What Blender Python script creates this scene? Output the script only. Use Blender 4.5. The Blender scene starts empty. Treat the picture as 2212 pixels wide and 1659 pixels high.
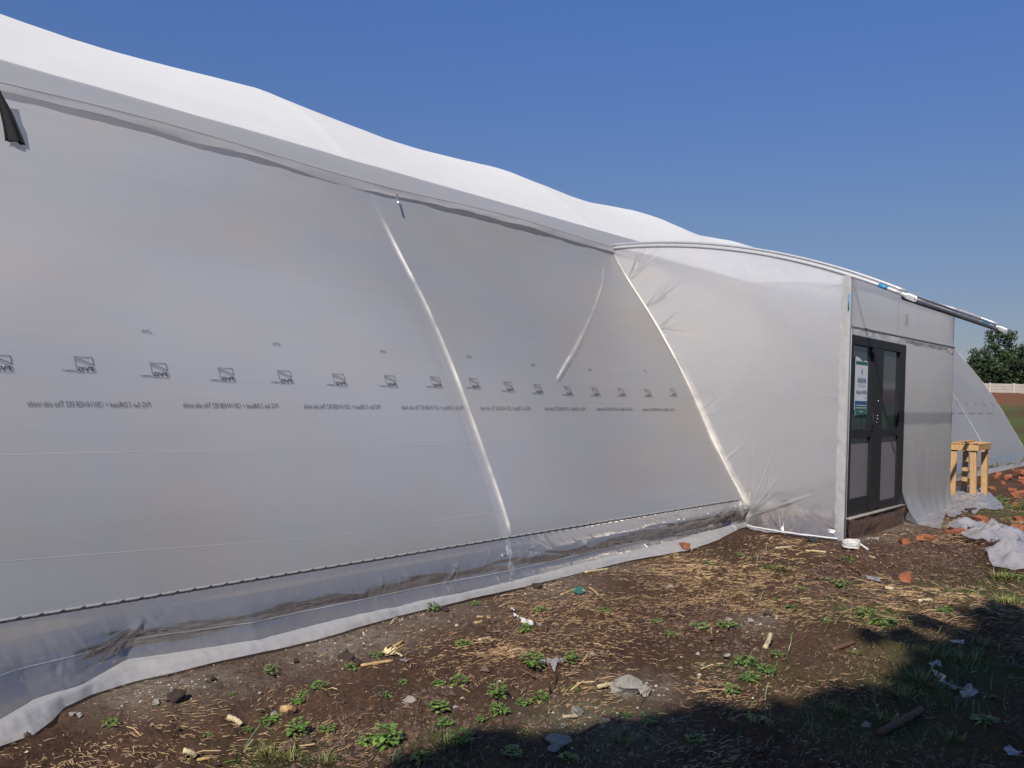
import bpy, bmesh, math, random
import numpy as np
from mathutils import Vector, Matrix, Euler
from mathutils.geometry import delaunay_2d_cdt
random.seed(7); rng = np.random.default_rng(7)
R = math.radians

# ------------------------------------------------------------------ camera
F, CX, CY, VX, VY, ROLL, EYE = 1780., 1106., 829.5, 2700., 897., 1.9, 1.6
def _axes():
    X = np.array([(VX-CX)/F, -(VY-CY)/F, 1.]); X /= np.linalg.norm(X)
    h = np.array([math.cos(R(ROLL)), -math.sin(R(ROLL)), 0])
    Z = np.cross(h, X); Z /= np.linalg.norm(Z)
    if Z[1] < 0: Z = -Z
    Xr = X*[1, 1, -1]; Zr = Z*[1, 1, -1]
    return np.array([Xr, np.cross(Zr, Xr), Zr])
CAMM = _axes(); ORG = np.array([0, 0, EYE])
scene = bpy.context.scene; COL = scene.collection
cam = bpy.data.objects.new('camera', bpy.data.cameras.new('camera')); COL.objects.link(cam)
cam.data.sensor_width = 36; cam.data.lens = F/2212*36
cam.data.clip_start = .05; cam.data.clip_end = 2000
m4 = Matrix([list(CAMM[i])+[ORG[i]] for i in range(3)]+[[0, 0, 0, 1]])
cam.matrix_world = m4
scene.camera = cam
def ray(x, y): return CAMM @ np.array([(x-CX)/F, -(y-CY)/F, -1.])
def on(x, y, axis, v):
    d = ray(x, y); return ORG+d*((v-ORG[axis])/d[axis])
def gpt(x, y, z=0): return on(x, y, 2, z)

# ------------------------------------------------------------------ light
SUN_EL, SUN_AZ = R(42.5), R(22)            # light travels towards azimuth SUN_AZ from +X
travel = Vector((math.cos(SUN_AZ)*math.cos(SUN_EL), math.sin(SUN_AZ)*math.cos(SUN_EL), -math.sin(SUN_EL)))
world = bpy.data.worlds.new('World'); scene.world = world; world.use_nodes = True
wn = world.node_tree
sky = wn.nodes.new('ShaderNodeTexSky'); sky.sky_type = 'NISHITA'; sky.sun_disc = False
sky.sun_elevation = SUN_EL
sky.sun_rotation = math.atan2(-travel.x, -travel.y)
sky.altitude = 200; sky.air_density = 1.0; sky.dust_density = .35; sky.ozone_density = 5.5
wtc = wn.nodes.new('ShaderNodeTexCoord'); wsp = wn.nodes.new('ShaderNodeSeparateXYZ'); wn.links.new(wtc.outputs['Generated'], wsp.inputs[0])
wrp = wn.nodes.new('ShaderNodeValToRGB'); wn.links.new(wsp.outputs[2], wrp.inputs[0]); _e = wrp.color_ramp.elements
while len(_e) < 5: _e.new(.5)
for _k, (_p, _c) in enumerate([(0, (.54, .44, .43)), (.1, (.68, .58, .59)), (.19, (.80, .72, .75)), (.42, (.86, 1.0, 1.30)), (1, (1., 1, 1.15))]): _e[_k].position = _p; _e[_k].color = (*_c, 1)
wmx = wn.nodes.new('ShaderNodeMix'); wmx.data_type = 'RGBA'; wmx.blend_type = 'MULTIPLY'; wmx.inputs[0].default_value = 1
wn.links.new(sky.outputs[0], wmx.inputs[6]); wn.links.new(wrp.outputs[0], wmx.inputs[7])
wn.links.new(wmx.outputs[2], wn.nodes['Background'].inputs[0])
wn.nodes['Background'].inputs[1].default_value = .085
sun = bpy.data.objects.new('sun', bpy.data.lights.new('sun', 'SUN')); COL.objects.link(sun)
sun.data.energy = 5.0; sun.data.angle = R(.5); sun.data.color = (1, .93, .83)
sun.rotation_euler = travel.to_track_quat('-Z', 'Y').to_euler()
scene.view_settings.view_transform = 'Standard'; scene.view_settings.look = 'None'
scene.view_settings.exposure = .13; scene.view_settings.gamma = 1
cy = scene.cycles
cy.max_bounces = 8; cy.diffuse_bounces = 5; cy.glossy_bounces = 3; cy.transmission_bounces = 6; cy.transparent_max_bounces = 12
cy.use_denoising = True; cy.sample_clamp_indirect = 4; cy.caustics_reflective = False; cy.caustics_refractive = False

# ------------------------------------------------------------------ noise
_P = np.random.default_rng(3).permutation(4096)
def _h(ix, iy): return _P[(_P[ix & 4095]+iy) & 4095]/4095.
def vnoise(x, y):
    x = np.asarray(x, float); y = np.asarray(y, float)
    ix = np.floor(x).astype(int); iy = np.floor(y).astype(int)
    fx = x-ix; fy = y-iy; fx = fx*fx*(3-2*fx); fy = fy*fy*(3-2*fy)
    a = _h(ix, iy); b = _h(ix+1, iy); c = _h(ix, iy+1); d = _h(ix+1, iy+1)
    return (a+(b-a)*fx)*(1-fy)+(c+(d-c)*fx)*fy
def fbm(x, y, o=4):
    s = 0; a = .5
    for k in range(o):
        s = s+a*(vnoise(np.asarray(x)*2**k+17*k, np.asarray(y)*2**k+31*k)-.5); a *= .5
    return s*2
def sstep(a, b, x):
    t = np.clip((np.asarray(x, float)-a)/(b-a), 0, 1); return t*t*(3-2*t)

# ------------------------------------------------------------------ materials
class NT:
    def __init__(s, name):
        s.m = bpy.data.materials.new(name); s.m.use_nodes = True; s.t = s.m.node_tree
        s.t.nodes.clear(); s.out = s.n('OutputMaterial')
    def n(s, t, **k):
        o = s.t.nodes.new('ShaderNode'+t)
        for a, b in k.items(): setattr(o, a, b)
        return o
    def l(s, a, b): s.t.links.new(a, b)
    def noise(s, scale, detail=4, rough=.6, vec=None, dist=0):
        o = s.n('TexNoise'); o.inputs['Scale'].default_value = scale; o.inputs['Detail'].default_value = detail
        o.inputs['Roughness'].default_value = rough; o.inputs['Distortion'].default_value = dist
        if vec is None: vec = s.n('TexCoord').outputs['Object']
        s.l(vec, o.inputs['Vector']); return o.outputs['Fac']
    def ramp(s, fac, stops):
        o = s.n('ValToRGB'); e = o.color_ramp.elements
        while len(e) < len(stops): e.new(.5)
        for k, (p, c) in enumerate(stops):
            e[k].position = p; e[k].color = (*c, 1) if len(c) == 3 else c
        s.l(fac, o.inputs[0]); return o.outputs[0]
    def mix(s, fac, a, b, mode='MIX'):
        o = s.n('Mix', data_type='RGBA', blend_type=mode)
        for inp, v in ((o.inputs[0], fac), (o.inputs[6], a), (o.inputs[7], b)):
            if hasattr(v, 'is_linked') or hasattr(v, 'links'): s.l(v, inp)
            elif isinstance(v, (int, float)): inp.default_value = v
            else: inp.default_value = (*v, 1)
        return o.outputs[2]
    def msh(s, fac, a, b):
        o = s.n('MixShader')
        if isinstance(fac, (int, float)): o.inputs[0].default_value = fac
        else: s.l(fac, o.inputs[0])
        s.l(a, o.inputs[1]); s.l(b, o.inputs[2]); return o.outputs[0]
    def bump(s, h, strength, dist=.02):
        o = s.n('Bump'); o.inputs['Strength'].default_value = strength; o.inputs['Distance'].default_value = dist
        s.l(h, o.inputs['Height']); return o.outputs[0]
    def done(s, sh): s.l(sh, s.out.inputs[0]); return s.m
def setc(t, inp, c):
    if isinstance(c, tuple): inp.default_value = (*c, 1)
    else: t.l(c, inp)

def mat_pbr(name, col, rough=.6, metal=0, var=.12, scale=6, bump=.0, bscale=40, spec=.5, attr=None):
    t = NT(name); p = t.n('BsdfPrincipled')
    if attr: c0 = t.n('Attribute', attribute_name=attr).outputs['Color']
    else: c0 = col
    f = t.noise(scale, 5)
    dark = t.ramp(f, [(.25, (1-var*2,)*3), (.75, (1+0*var,)*3)])
    t.l(t.mix(1.0, c0, dark, 'MULTIPLY'), p.inputs['Base Color'])
    p.inputs['Roughness'].default_value = rough; p.inputs['Metallic'].default_value = metal
    p.inputs['Specular IOR Level'].default_value = spec
    if bump: t.l(t.bump(t.noise(bscale, 5), bump), p.inputs['Normal'])
    return t.done(p.outputs[0])

def film(name, col=(.8, .8, .83), trans=.5, clear=.06, gloss=.08, rough=.3, mottle=.05, bump=0., bscale=8, tcol=None, cloud=1.2, vary_clear=0., stretch=(1, 1, 1), blur=0., blurcol=(.85, .86, .9), dirt=0., dirt_z=.12, foot=0.):
    """polythene film: white scattering, light passing through, a little straight see-through, a sheen"""
    t = NT(name)
    tc = t.n('TexCoord').outputs['Object']
    mp = t.n('Mapping'); mp.inputs['Scale'].default_value = stretch; t.l(tc, mp.inputs[0]); v = mp.outputs[0]
    f = t.noise(cloud, 3, .5, v); g = t.noise(cloud*2.3, 2, .5, v)
    a = tuple(c*(1-mottle*(.9, .6, .3)[k]) for k, c in enumerate(col)); b = tuple(min(1, c*(1+mottle*.8)) for c in col)
    c1 = t.ramp(f, [(.2, a), (.8, b)])
    sm = t.n('Mapping'); sm.inputs['Scale'].default_value = (.25, 14, 14); t.l(tc, sm.inputs[0])
    c1 = t.mix(1., c1, t.ramp(t.noise(1.5, 5, .7, sm.outputs[0]), [(.3, (.95,)*3), (.7, (1.,)*3)]), 'MULTIPLY')
    warm = t.ramp(g, [(.35, (1-mottle*.6, 1-mottle*.3, 1.)), (.65, (1., 1-mottle*.4, 1-mottle*.8))])
    c = t.mix(1., c1, warm, 'MULTIPLY')
    if dirt:
        # soil splashed on the lowest part of the sheet, in specks and smears
        sz = t.n('SeparateXYZ'); t.l(tc, sz.inputs[0])
        mr = t.n('MapRange'); mr.inputs['From Min'].default_value = dirt_z; mr.inputs['From Max'].default_value = -.02; mr.inputs['To Min'].default_value = 0; mr.inputs['To Max'].default_value = 1
        t.l(sz.outputs[2], mr.inputs['Value'])
        dn = t.ramp(t.noise(16, 7, .75, tc), [(.42, (0,)*3), (.62, (1,)*3)])
        m1 = t.n('Math', operation='MULTIPLY'); t.l(mr.outputs[0], m1.inputs[0]); t.l(dn, m1.inputs[1])
        m2 = t.n('Math', operation='MULTIPLY'); t.l(m1.outputs[0], m2.inputs[0]); m2.inputs[1].default_value = dirt
        c = t.mix(m2.outputs[0], c, (.16, .10, .065))
    d = t.n('BsdfDiffuse'); t.l(c, d.inputs[0])
    tr = t.n('BsdfTranslucent')
    if tcol: tr.inputs[0].default_value = (*tcol, 1)
    else: t.l(c, tr.inputs[0])
    s = t.msh(trans, d.outputs[0], tr.outputs[0])
    tp = t.n('BsdfTransparent'); tp.inputs[0].default_value = (.95, .95, .97, 1)
    if vary_clear:
        cf = t.ramp(t.noise(3, 3, .5, v), [(.3, (clear-vary_clear,)*3), (.7, (clear+vary_clear,)*3)])
        s = t.msh(cf, s, tp.outputs[0])
    elif foot:
        # film pressed against the brick foot turns clear where it touches
        s2 = t.n('SeparateXYZ'); t.l(tc, s2.inputs[0]); ad = t.n('Math', operation='MULTIPLY_ADD'); t.l(t.noise(3.5, 4, .6, tc), ad.inputs[0]); ad.inputs[1].default_value = .42; t.l(s2.outputs[2], ad.inputs[2])
        m5 = t.n('MapRange'); m5.inputs['From Min'].default_value = foot+.30; m5.inputs['From Max'].default_value = foot+.16; m5.inputs['To Min'].default_value = clear; m5.inputs['To Max'].default_value = .62
        t.l(ad.outputs[0], m5.inputs['Value']); s = t.msh(m5.outputs[0], s, tp.outputs[0])
    else: s = t.msh(clear, s, tp.outputs[0])
    if blur:
        rf = t.n('BsdfRefraction'); rf.inputs['IOR'].default_value = 1.25; rf.inputs['Roughness'].default_value = .36; rf.inputs[0].default_value = (*blurcol, 1)
        s = t.msh(blur, s, rf.outputs[0])
    gl = t.n('BsdfGlossy'); gl.inputs['Roughness'].default_value = rough; gl.inputs[0].default_value = (1, .95, .89, 1)
    fr = t.n('LayerWeight'); fr.inputs['Blend'].default_value = .25
    mm = t.n('Math', operation='MULTIPLY_ADD'); t.l(fr.outputs['Fresnel'], mm.inputs[0])
    mm.inputs[1].default_value = gloss*3; mm.inputs[2].default_value = gloss*.35
    if bump:
        bn = t.bump(t.noise(bscale, 4, .55, v, .6), bump, .03)
        for q in (gl, fr): t.l(bn, q.inputs['Normal'])
        t.l(bn, d.inputs['Normal'])
    return t.done(t.msh(mm.outputs[0], s, gl.outputs[0]))

M = {}
M['wall_film'] = film('wall_film', (.87, .86, .885), trans=.62, clear=.04, blur=.36, gloss=.03, rough=.55, mottle=.11, cloud=.55, stretch=(.7, 1, 1))
M['porch_film'] = film('porch_film', (.84, .835, .85), trans=.6, clear=.25, blur=.16, gloss=.28, rough=.15, mottle=.06, dirt=.5, dirt_z=.2, foot=.27, bump=.25, bscale=3, cloud=1.0)
M['porch_roof'] = film('porch_roof_film', (.92, .92, .91), trans=.7, clear=.05, gloss=.06, rough=.35, mottle=.03)
M['hem_film'] = film('hem_film', (.92, .92, .92), trans=.3, clear=.05, gloss=.4, rough=.14)
M['front_film'] = film('front_film', (.95, .94, .92), trans=.78, clear=.05, blur=.08, gloss=.07, rough=.3, mottle=.05, bump=.15, bscale=4, cloud=1.4)
M['skirt_film'] = film('skirt_film', (.56, .56, .57), trans=.45, clear=.55, gloss=.42, rough=.16, mottle=.06, dirt=.3, dirt_z=.2, bump=.15, bscale=4, cloud=2.5, stretch=(.35, 1, 1.5))
M['fold_film'] = film('fold_film', (.72, .71, .71), trans=.45, clear=.22, gloss=.07, rough=.35, mottle=.05, bump=.35, bscale=5, dirt=.45, dirt_z=.05)
M['loose_film'] = film('loose_film', (.84, .82, .86), trans=.42, clear=.48, gloss=.20, rough=.14, mottle=.06, bump=.4, bscale=6, dirt=.7, dirt_z=.15)
M['roof_film'] = film('roof_film', (.92, .92, .90), trans=.34, clear=0., gloss=.03, rough=.5, mottle=.02, bump=.30, bscale=2.2, cloud=.8, stretch=(.5, 4, 4))
M['band_film'] = film('band_film', (.52, .52, .53), trans=.45, clear=.0, gloss=.05, rough=.4, mottle=.03)
M['lip_film'] = film('lip_film', (.66, .65, .66), trans=.5, clear=.12, gloss=.06, rough=.35, mottle=.04)
M['steel'] = mat_pbr('galvanised_pipe', (.62, .63, .65), .32, .85, .08, 12)
M['white_pipe'] = mat_pbr('film_wrapped_pipe', (.72, .72, .74), .3, .15, .08, 9)
M['darksteel'] = mat_pbr('dull_steel', (.16, .17, .19), .4, .6, .15, 20)
M['wire'] = mat_pbr('spring_wire', (.07, .075, .08), .45, .5, .1, 20)
M['channel'] = mat_pbr('aluminium_channel', (.40, .40, .39), .45, .3, .1, 20)
M['black'] = mat_pbr('black_anodised', (.011, .011, .012), .5, 0, .3, 9, .05)
M['black_net'] = mat_pbr('black_net', (.018, .018, .02), .8, 0, .3, 60, .8, 160)
M['blue'] = mat_pbr('blue_tape', (.03, .25, .5), .4)
M['bracket'] = mat_pbr('bracket_metal', (.62, .63, .64), .35, .45, .12, 25)
M['ink'] = mat_pbr('print_ink', (.035, .035, .04), .6, 0, .2)
M['ink_faint'] = mat_pbr('print_ink_faint', (.09, .09, .105), .6, 0, .2)
M['wood'] = None
M['stone'] = mat_pbr('stone_grey', (.34, .31, .27), .9, 0, .25, 14, .6, 60)
M['clod'] = mat_pbr('soil_clod', (.055, .036, .026), .95, 0, .3, 14, .9, 50)
M['blackrock'] = mat_pbr('black_rock', (.03, .03, .032), .8, 0, .3, 14, .6, 50)
M['straw'] = mat_pbr('straw', None, .75, 0, .1, 30, attr='col')
M['leaf'] = mat_pbr('weed_leaf', None, .5, 0, .15, 30, attr='col')
M['stalk'] = mat_pbr('dry_stalk', (.55, .36, .16), .7, 0, .3, 40, .3, 90)
M['pale_stalk'] = mat_pbr('pale_stalk', (.62, .5, .3), .7, 0, .25, 40, .3, 90)
M['twig'] = mat_pbr('brown_twig', (.16, .08, .045), .8, 0, .3, 40, .3, 90)
M['whitebits'] = mat_pbr('white_cord', (.7, .68, .66), .7, 0, .15, 60, .5, 120)
M['green_plastic'] = mat_pbr('green_plastic', (.02, .13, .10), .3)
M['silver'] = mat_pbr('silver_pin', (.8, .8, .8), .2, .9, .05)

def mat_wood():
    t = NT('pale_pine'); p = t.n('BsdfPrincipled')
    tc = t.n('TexCoord').outputs['Object']; mp = t.n('Mapping'); mp.inputs['Scale'].default_value = (9, 9, 1.3); t.l(tc, mp.inputs[0])
    c = t.ramp(t.noise(5, 6, .6, mp.outputs[0], 1.5), [(.2, (.22, .11, .045)), (.45, (.44, .26, .11)), (.8, (.56, .38, .19))])
    k = t.ramp(t.noise(9, 2, .5, tc), [(.22, (.35, .3, .25)), (.3, (1, 1, 1))])
    t.l(t.mix(1., c, k, 'MULTIPLY'), p.inputs['Base Color']); p.inputs['Roughness'].default_value = .65
    t.l(t.bump(t.noise(20, 5, .6, mp.outputs[0]), .2), p.inputs['Normal'])
    return t.done(p.outputs[0])
M['wood'] = mat_wood()
def mat_brick(name='fired_brick', a=(.26, .085, .04), b=(.44, .16, .07)):
    t = NT(name); p = t.n('BsdfPrincipled')
    c = t.ramp(t.noise(9, 6, .7), [(.25, tuple(v*.55 for v in a)), (.45, a), (.75, b)])
    c = t.mix(t.ramp(t.noise(5, 5, .7), [(.5, (0, 0, 0)), (.7, (.55, .55, .55))]), c, (.12, .07, .045))
    t.l(c, p.inputs['Base Color']); p.inputs['Roughness'].default_value = .95
    t.l(t.bump(t.noise(40, 6, .7), .8), p.inputs['Normal']); return t.done(p.outputs[0])
M['brick'] = mat_brick()
def mat_plinth():
    t = NT('rough_brick_plinth'); p = t.n('BsdfPrincipled')
    tc = t.n('TexCoord').outputs['Object']
    mp = t.n('Mapping'); mp.inputs['Rotation'].default_value = (R(90), 0, 0); t.l(tc, mp.inputs[0])
    b = t.n('TexBrick'); t.l(mp.outputs[0], b.inputs['Vector'])
    b.inputs['Scale'].default_value = 1; b.inputs['Brick Width'].default_value = .23; b.inputs['Row Height'].default_value = .085
    b.inputs['Mortar Size'].default_value = .012; b.inputs['Mortar Smooth'].default_value = .4
    b.inputs['Color1'].default_value = (.13, .045, .025, 1); b.inputs['Color2'].default_value = (.085, .04, .028, 1); b.inputs['Mortar'].default_value = (.09, .06, .045, 1)
    n1 = t.noise(7, 6, .75, tc)
    c = t.mix(t.ramp(n1, [(.4, (0, 0, 0)), (.62, (.85, .85, .85))]), b.outputs[0], (.085, .055, .038))
    streak = t.n('Mapping'); streak.inputs['Scale'].default_value = (22, 22, 2); t.l(tc, streak.inputs[0])
    c = t.mix(t.ramp(t.noise(1, 4, .7, streak.outputs[0]), [(.55, (0, 0, 0)), (.72, (.5, .5, .5))]), c, (.24, .17, .12))
    t.l(c, p.inputs['Base Color']); p.inputs['Roughness'].default_value = .95
    h = t.mix(.5, b.outputs[1], n1)
    t.l(t.bump(n1, .8, .03), p.inputs['Normal']); return t.done(p.outputs[0])
M['plinth'] = mat_plinth()
def mat_ground():
    t = NT('soil'); p = t.n('BsdfPrincipled')
    tc = t.n('TexCoord').outputs['Object']
    base = t.ramp(t.noise(1.3, 8, .65, tc), [(.25, (.052, .028, .019)), (.5, (.090, .050, .032)), (.75, (.135, .078, .050))])
    fine = t.ramp(t.noise(38, 6, .75, tc), [(.3, (.45, .45, .45)), (.55, (1, 1, 1)), (.8, (1.5, 1.45, 1.4))])
    c = t.mix(1., base, fine, 'MULTIPLY')
    at = t.n('Attribute', attribute_name='mask'); sp = t.n('SeparateColor'); t.l(at.outputs['Color'], sp.inputs[0])
    gr = t.ramp(t.noise(55, 5, .8, tc), [(.25, (.09, .07, .055)), (.5, (.21, .175, .135)), (.8, (.36, .31, .25))])
    gf = t.n('Math', operation='MULTIPLY'); t.l(sp.outputs[1], gf.inputs[0]); t.l(t.ramp(t.noise(16, 4, .7, tc), [(.35, (.3,)*3), (.55, (1,)*3)]), gf.inputs[1])
    c = t.mix(gf.outputs[0], c, gr)
    gg = t.ramp(t.noise(9, 6, .8, tc), [(.25, (.03, .055, .015)), (.5, (.07, .13, .03)), (.8, (.16, .17, .06))])
    ff = t.n('Math', operation='MULTIPLY'); t.l(sp.outputs[0], ff.inputs[0]); t.l(t.ramp(t.noise(4, 6, .8, tc), [(.3, (.35,)*3), (.6, (1,)*3)]), ff.inputs[1])
    c = t.mix(ff.outputs[0], c, gg)
    rd = t.ramp(t.noise(14, 6, .8, tc), [(.3, (.12, .05, .03)), (.7, (.24, .10, .055))])
    c = t.mix(sp.outputs[2], c, rd)
    # straw-coloured crumbs trodden into the soil
    vo = t.n('TexVoronoi'); vo.inputs['Scale'].default_value = 42; mp = t.n('Mapping'); mp.inputs['Scale'].default_value = (1, 2.6, 1); mp.inputs['Rotation'].default_value = (0, 0, .7)
    t.l(tc, mp.inputs[0]); t.l(mp.outputs[0], vo.inputs['Vector'])
    cr = t.ramp(vo.outputs['Distance'], [(.10, (1,)*3), (.17, (0,)*3)])
    ms = t.n('Math', operation='MULTIPLY'); t.l(cr, ms.inputs[0]); t.l(t.ramp(t.noise(2.2, 5, .7, tc), [(.48, (0,)*3), (.62, (.75,)*3)]), ms.inputs[1])
    c = t.mix(ms.outputs[0], c, (.26, .17, .10))
    t.l(c, p.inputs['Base Color']); p.inputs['Roughness'].default_value = 1; p.inputs['Specular IOR Level'].default_value = .15
    b1 = t.bump(t.noise(26, 8, .75, tc), .9, .035)
    t.l(b1, p.inputs['Normal']); return t.done(p.outputs[0])
M['ground'] = mat_ground()
def mat_glass(name, tint, clear, rough, diff):
    t = NT(name)
    d = t.n('BsdfDiffuse'); d.inputs[0].default_value = (*diff, 1)
    tp = t.n('BsdfTransparent'); tp.inputs[0].default_value = (*tint, 1)
    s = t.msh(clear, d.outputs[0], tp.outputs[0])
    g = t.n('BsdfGlossy'); g.inputs['Roughness'].default_value = rough
    fr = t.n('Fresnel'); fr.inputs[0].default_value = 1.5
    return t.done(t.msh(fr.outputs[0], s, g.outputs[0]))
M['glass'] = mat_glass('dark_glass', (.35, .4, .42), .16, .06, (.045, .065, .085))
M['panel'] = mat_glass('grey_frosted_panel', (.5, .5, .5), .06, .35, (.18, .16, .17))
def mat_strip():  # pale soft-edged colour standing in for glow and sheen on the film
    t = NT('painted_glow_strip')
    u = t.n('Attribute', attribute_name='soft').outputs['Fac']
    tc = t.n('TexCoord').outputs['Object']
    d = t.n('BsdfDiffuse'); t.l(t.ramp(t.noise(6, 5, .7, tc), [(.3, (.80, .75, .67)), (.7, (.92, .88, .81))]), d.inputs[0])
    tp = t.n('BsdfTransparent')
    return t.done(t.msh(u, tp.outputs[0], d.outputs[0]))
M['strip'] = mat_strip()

# ------------------------------------------------------------------ object helpers
def link(me, name, m, parent=None, smooth=True):
    if not isinstance(me, bpy.types.Mesh): raise TypeError
    o = bpy.data.objects.new(name, me); COL.objects.link(o)
    if m is not None:
        for k in (m if isinstance(m, (list, tuple)) else [m]): me.materials.append(k)
    if smooth: me.polygons.foreach_set('use_smooth', [True]*len(me.polygons))
    if parent is not None:
        o.parent = parent
        if parent.type == 'EMPTY' or True: o.matrix_parent_inverse = parent.matrix_world.inverted()
    return o
def tag(o, label=None, cat=None, group=None, kind=None):
    if label: o['label'] = label
    if cat: o['category'] = cat
    if group: o['group'] = group
    if kind: o['kind'] = kind
    return o
def empty(name, loc=(0, 0, 0)):
    o = bpy.data.objects.new(name, None); COL.objects.link(o); o.location = loc; o.empty_display_size = .1
    o.matrix_world = Matrix.Translation(loc); return o
def pydata(v, f, name='m'):
    me = bpy.data.meshes.new(name); me.from_pydata([tuple(map(float, q)) for q in v], [], f); me.update(); return me
def grid(P, flip=False):
    """P: (n, m, 3) array of points"""
    n, m_ = P.shape[:2]
    i, j = np.meshgrid(np.arange(n-1), np.arange(m_-1), indexing='ij')
    a = (i*m_+j).ravel(); q = np.stack([a, a+1, a+m_+1, a+m_], 1)
    if flip: q = q[:, ::-1]
    me = bpy.data.meshes.new('grid'); v = P.reshape(-1, 3)
    me.vertices.add(len(v)); me.vertices.foreach_set('co', v.astype(np.float32).ravel())
    me.loops.add(q.size); me.loops.foreach_set('vertex_index', q.astype(np.int32).ravel())
    me.polygons.add(len(q)); me.polygons.foreach_set('loop_start', np.arange(0, q.size, 4, dtype=np.int32))
    me.update(calc_edges=True); return me
def quads(v, nper, cols=None):
    """v: (k, nper, 3) polygons as one mesh with colours"""
    k = len(v); me = bpy.data.meshes.new('polys'); q = np.arange(k*nper, dtype=np.int32)
    me.vertices.add(k*nper); me.vertices.foreach_set('co', np.asarray(v, np.float32).ravel())
    me.loops.add(k*nper); me.loops.foreach_set('vertex_index', q)
    me.polygons.add(k); me.polygons.foreach_set('loop_start', np.arange(0, k*nper, nper, dtype=np.int32))
    me.update(calc_edges=True)
    if cols is not None:
        a = me.color_attributes.new('col', 'FLOAT_COLOR', 'POINT')
        c = np.ones((k, nper, 4), np.float32); c[:, :, :3] = np.asarray(cols)[:, None, :]
        a.data.foreach_set('color', c.ravel())
    return me
def tube_mesh(pts, r, n=10, caps=True):
    pts = [Vector(p) for p in pts]; v = []; f = []
    rr = r if isinstance(r, (list, tuple)) else [r]*len(pts)
    up = Vector((0, 0, 1))
    for k, p in enumerate(pts):
        d = (pts[min(k+1, len(pts)-1)]-pts[max(k-1, 0)]).normalized()
        a = d.cross(up)
        if a.length < .2: a = d.cross(Vector((0, 1, 0)))
        a.normalize(); b = d.cross(a).normalized()
        for q in range(n):
            t = q/n*2*math.pi; v.append(p+(a*math.cos(t)+b*math.sin(t))*rr[k])
    for k in range(len(pts)-1):
        for q in range(n):
            f.append((k*n+q, k*n+(q+1) % n, (k+1)*n+(q+1) % n, (k+1)*n+q))
    if caps: f += [tuple(range(n))[::-1], tuple((len(pts)-1)*n+q for q in range(n))]
    return pydata(v, f)
def box_mesh(lo, hi, bev=.003):
    bm = bmesh.new(); bmesh.ops.create_cube(bm, size=1)
    for v in bm.verts: v.co = Vector([lo[k]+(v.co[k]+.5)*(hi[k]-lo[k]) for k in range(3)])
    if bev: bmesh.ops.bevel(bm, geom=bm.edges[:], offset=bev, segments=1, affect='EDGES')
    me = bpy.data.meshes.new('box'); bm.to_mesh(me); bm.free(); return me
def join_meshes(ms):
    bm = bmesh.new()
    for m_ in ms: bm.from_mesh(m_)
    me = bpy.data.meshes.new('joined'); bm.to_mesh(me); bm.free()
    return me
_font_cache = {}
def text_mesh(s, size=1., bold=0.):
    k = (s, bold)
    if k not in _font_cache:
        c = bpy.data.curves.new('t', 'FONT'); c.body = s; c.size = 1; c.offset = bold; c.resolution_u = 3
        o = bpy.data.objects.new('t', c); COL.objects.link(o)
        bpy.context.view_layer.update()
        me = bpy.data.meshes.new_from_object(o.evaluated_get(bpy.context.evaluated_depsgraph_get()))
        v = np.array([x.co[:2] for x in me.vertices]); f = [tuple(p.vertices) for p in me.polygons]
        bpy.data.objects.remove(o); bpy.data.curves.remove(c); bpy.data.meshes.remove(me)
        if len(v):
            v = v-v.min(0); _font_cache[k] = (v, f)
        else: _font_cache[k] = (np.zeros((0, 2)), [])
    v, f = _font_cache[k]
    return v.copy(), f
def line_poly(pts, w):
    """a 2-D stroke as quads"""
    V = []; Fc = []
    for a, b in zip(pts[:-1], pts[1:]):
        a = np.array(a, float); b = np.array(b, float); d = b-a; L = np.linalg.norm(d); d /= L; n = np.array([-d[1], d[0]])*w/2; e = d*w/2
        k = len(V); V += [a-e-n, b+e-n, b+e+n, a-e+n]; Fc.append((k, k+1, k+2, k+3))
    return V, Fc
def merge2d(parts):
    V = []; Fc = []
    for v, f in parts:
        k = len(V); V += [tuple(p) for p in v]; Fc += [tuple(i+k for i in q) for q in f]
    return np.array(V), Fc

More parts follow.
